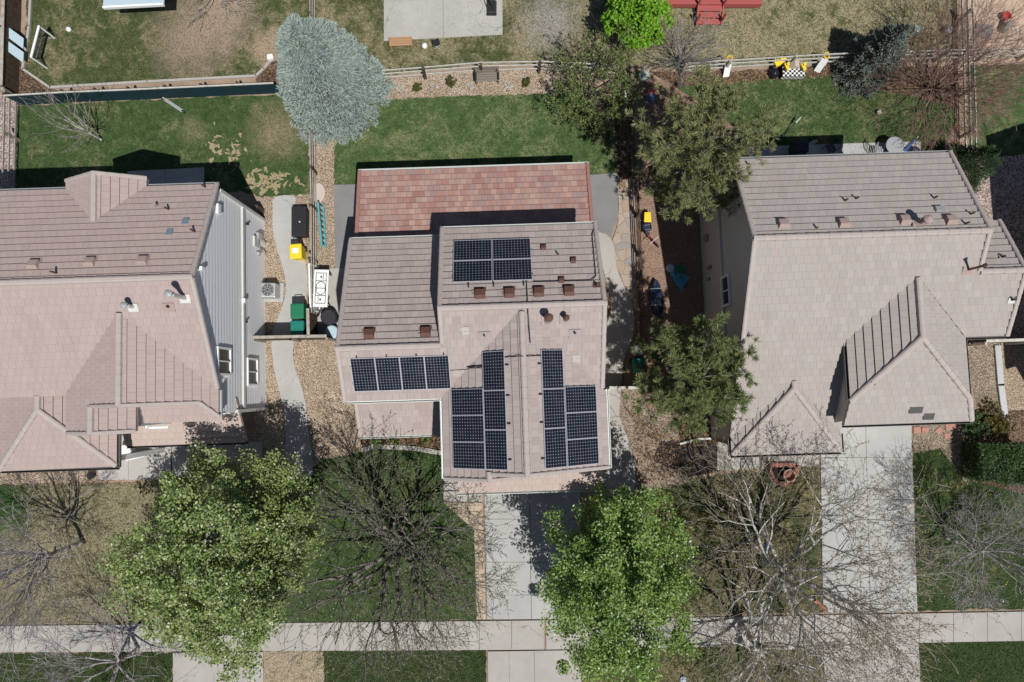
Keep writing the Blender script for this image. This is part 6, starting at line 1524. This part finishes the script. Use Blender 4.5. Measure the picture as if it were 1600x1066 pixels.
# fire ring of brick
c = P(1221, 728); t = thing('brick_planter', 'half-round red brick planter at the front walk of the right house', 'planter', c); k = 0
for lay in range(2):
    for i in range(13):
        a = math.pi + math.pi * (i + .5 * (lay % 2)) / 12.5; k += 1
        q = c + Vector((math.cos(a) * .68, math.sin(a) * .85, .08 + .13 * lay)); m = MB(); m.box(q, (.2, .19, .12), RZ(math.degrees(a))); m.build('brick', M['brick_red'], t)
    for i in range(6):
        q = c + Vector((-.58 + .232 * i, .06, .08 + .13 * lay)); m = MB(); m.box(q, (.215, .2, .12)); m.build('brick', M['brick_red'], t)
m = MB(); m.lathe(c + Vector((0, -.3, 0)), [(.5, .06), (.5, .10)], 20); m.build('soil', M['mulch'], t)
m = MB(); q = P(1227, 741); m.lathe(q, [(.2, .1), (.27, .5), (.30, .52), (.26, .53), (.22, .3)], 20); t = one('clay_pot', m, M['terracotta'], q, 'round pot with pale rim standing inside the half-round brick planter', 'pot')
m = MB(); pts = [q + Vector((math.cos(a) * .285, math.sin(a) * .285, .54)) for a in [2 * math.pi * i / 20 for i in range(21)]]; m.path(pts, .02); m.build('rim', M['cream_stone'], t)
# stepping stones
for x, y, r_, s, lb in ((1432, 672, 5, .36, 'leftmost in the row of red stepping stones'), (1444, 672, 4, .3, 'red stepping stone just right of the leftmost one'), (1466, 673, 40, .32, 'red stepping stone turned like a diamond'), (1484, 665, 3, .5, 'largest red stepping stone, nearest the wall'), (1479, 681, 2, .3, 'lowest of the red stepping stones')):
    c = P(x, y); m = MB(); m.box(c + Vector((0, 0, .05)), (s, s * .85, .05), RZ(r_)); one('stepping_stone', m, M['red_stone'], c, lb + ' by the right driveway', 'stone', 'red stepping stones', bevel=.015)
# left porch furniture
c = P(207, 703); t = thing('porch_table', 'white round table on the left house front walk under the eave', 'table', c)
m = MB(); m.lathe(c, [(.28, .68), (.30, .70), (.28, .72)], 24); m.build('tabletop', M['white'], t); m = MB(); m.tube(c, c + Vector((0, 0, .69)), .04); m.lathe(c, [(.2, .08), (.05, .12)], 12); m.build('pedestal', M['white'], t)
bench_c = P(225, 707); t = thing('porch_bench', 'dark-seated white bench beside the round table on the left front walk', 'bench', bench_c); R = RZ(14)
m = MB(); m.box(bench_c + Vector((0, 0, .42)), (.95, .34, .05), R); m.build('seat', M['black'], t)
m = MB(); m.box(bench_c + R @ Vector((0, -.2, .6)), (1.0, .05, .4), R); m.build('backrest', M['white'], t)
for s in (-1, 1):
    for sy in (-1, 1): m = MB(); m.box(bench_c + R @ Vector((s * .4, sy * .13, .2)), (.06, .06, .42), R); m.build('leg', M['white'], t)
c = P(147, 742); m = MB(); m.lathe(c, [(.12, .03), (.17, .3), (.19, .32), (.16, .33)], 14); one('dark_pot', m, M['black'], c, 'small black pot on the bed by the left house front corner', 'pot')
# top right odds and ends
c = P(1567, 30); m = MB(); m.lathe(c, [(.14, .02), (.2, .32), (.22, .34), (.17, .34), (.14, .2)], 16); one('red_bucket', m, M['red'], c, 'red bucket on the tan dirt in the top right corner', 'bucket')
for x, y, d, mt, lb in ((1566, 46, (.2, .5, .4), 'pale_green', 'pale green utility box below the red bucket in the top right corner'), (1429, 52, (.38, .3, .35), 'pale_green', 'pale green utility box between the grey spruce and the red-brown tree'), (1476, 51, (.3, .28, .3), 'grey', 'grey utility box under the red-brown tree branches')):
    c = P(x, y); m = MB(); m.box(c + Vector((0, 0, d[2] / 2)), d, RZ(-20)); m.box(c + Vector((0, 0, d[2] + .02)), (d[0] + .05, d[1] + .05, .04), RZ(-20)); one('utility_box', m, M[mt], c, lb, 'utility box', bevel=.015)
c = P(1535, 50); m = MB(); m.box(c + Vector((0, 0, .06)), (.9, .75, .1), RZ(-8)); one('stone_slab', m, M['conc_dark'], c, 'grey flat slab on the tan dirt beside the upper right side fence', 'slab', bevel=.03)
c = P(1588, 48); m = MB(); m.box(c + Vector((0, 0, .05)), (.1, .15, .07), RZ(30)); m.box(c + Vector((0, 0, .1)), (.06, .08, .04), RZ(30)); one('white_block', m, M['white'], c, 'tiny white block on the tan dirt at the top right', 'block')
# front yard bits
c = P(1563, 937); m = MB(); m.hull([c + Vector((-.1, -.1, .02)), c + Vector((.1, -.1, .02)), c + Vector((0, .12, .02))], [c + Vector((-.04, -.06, .2)), c + Vector((.04, -.06, .2)), c + Vector((0, .02, .2))]); one('lawn_marker', m, M['white'], c, 'small white marker on the right front lawn above the sidewalk', 'marker')
sack('blue_bag', 'small blue bag under the large bare tree', 'bag', (1199, 849), (.3, .5), M['blue'], 14, .22)
c = P(1279, 943); m = MB(); m.tube(c + Vector((-.25, .2, .14)), c + Vector((.2, -.2, .14)), .13, .13, 12); m.tube(c + Vector((.2, -.2, .14)), c + Vector((.28, -.28, .14)), .15, .15, 12); one('clay_pipe', m, M['terracotta'], c, 'red-brown clay pipe lying at the edge of the right driveway', 'pipe')
c = P(1067, 1061); m = MB(); m.lathe(c, [(.15, .03), (.15, .1), (.05, .14)], 14); one('meter_cover', m, M['pale_blue'], c, 'pale round meter cover below the fresh green tree', 'cover')
for x, y, lb in ((1440, 706, 'rough boulder'),): pass

# ------------------------------------------------------------ ground detail (uncountable)
def litter(name, regions, n, size, mat, seed, z=.035, label=None, up=0.0, asp=.6):
    rg = np.random.default_rng(seed); C = []
    for px in regions:
        pts = [P(*q) for q in px]; A = np.array([[p.x, p.y] for p in pts]); lo, hi = A.min(0), A.max(0)
        c = rg.uniform(lo, hi, (n * 3, 2)); ins = np.zeros(len(c), bool)
        for (ax, ay), (bx, by) in zip(A, np.roll(A, -1, 0)):
            k = (ay > c[:, 1]) != (by > c[:, 1]); xx = (bx - ax) * (c[:, 1] - ay) / (by - ay + 1e-12) + ax; ins ^= k & (c[:, 0] < xx)
        C.append(c[ins][:n])
    C = np.concatenate(C); C = np.concatenate([C, np.full((len(C), 1), z) + rg.random((len(C), 1)) * .03], 1)
    o = empty(name, (0, 0, 0), label, None) if False else None
    D = rg.normal(size=C.shape); D[:, 2] = up
    V, F = leaves(C, size, rg, asp, 2.5 if up == 0 else .0, D, .2)
    m = MB(); m.v = V.tolist(); m.f = [tuple(f) for f in F.tolist()]; m.m = [0] * len(m.f)
    return tag(m.build(name, mat), kind='stuff', label=label)
M['blade'] = leaf_mat('grass_blade', [(.045, .08, .025), (.08, .125, .04), (.12, .155, .055), (.17, .175, .08)], .8, .1, .2)
M['blade_dry'] = leaf_mat('dry_grass_blade', [(.30, .26, .15), (.22, .19, .1), (.10, .11, .045), (.36, .31, .19)], .85, .1, .2)
M['fallen'] = leaf_mat('fallen_leaf', [(.25, .15, .08), (.34, .22, .12), (.16, .09, .055), (.42, .30, .18)], .9, .1, .1)
M['dandelion'] = leaf_mat('dandelion_flower', [(.6, .48, .03), (.5, .42, .02)], .8, .1, .1)
LW = {k: [p for n_, p, kk in LAWNS if kk == k] for k in gm}
litter('grass', LW['c'] + LW['e'][:1] + LW['w'] + LW['fc'] + LW['ffe'] + LW['pw'], 13000, .13, M['blade'], 1, .03, 'short green grass of the watered lawns', .9, .16)
litter('dry_grass', LW['nw'] + LW['n'] + LW['ne'] + LW['fe'] + LW['fw'], 12000, .13, M['blade_dry'], 2, .03, 'dormant tan grass of the unwatered lawns', .8, .16)
litter('fallen_leaves', [GR[13][1], GR[14][1], GR[16][1], [(1010, 112), (1290, 108), (1290, 122), (1100, 134)], [(985, 640), (1060, 690), (1060, 740), (1000, 760)]], 420, .11, M['fallen'], 3, .06, 'dry brown leaves lying in beds and along fences')
litter('dandelions', [[(1430, 720), (1600, 780), (1600, 950), (1434, 950)], [(1430, 720), (1450, 720), (1455, 950), (1434, 950)]], 70, .05, M['dandelion'], 4, .07, 'yellow dandelions dotting the right front lawn', 0, .9)
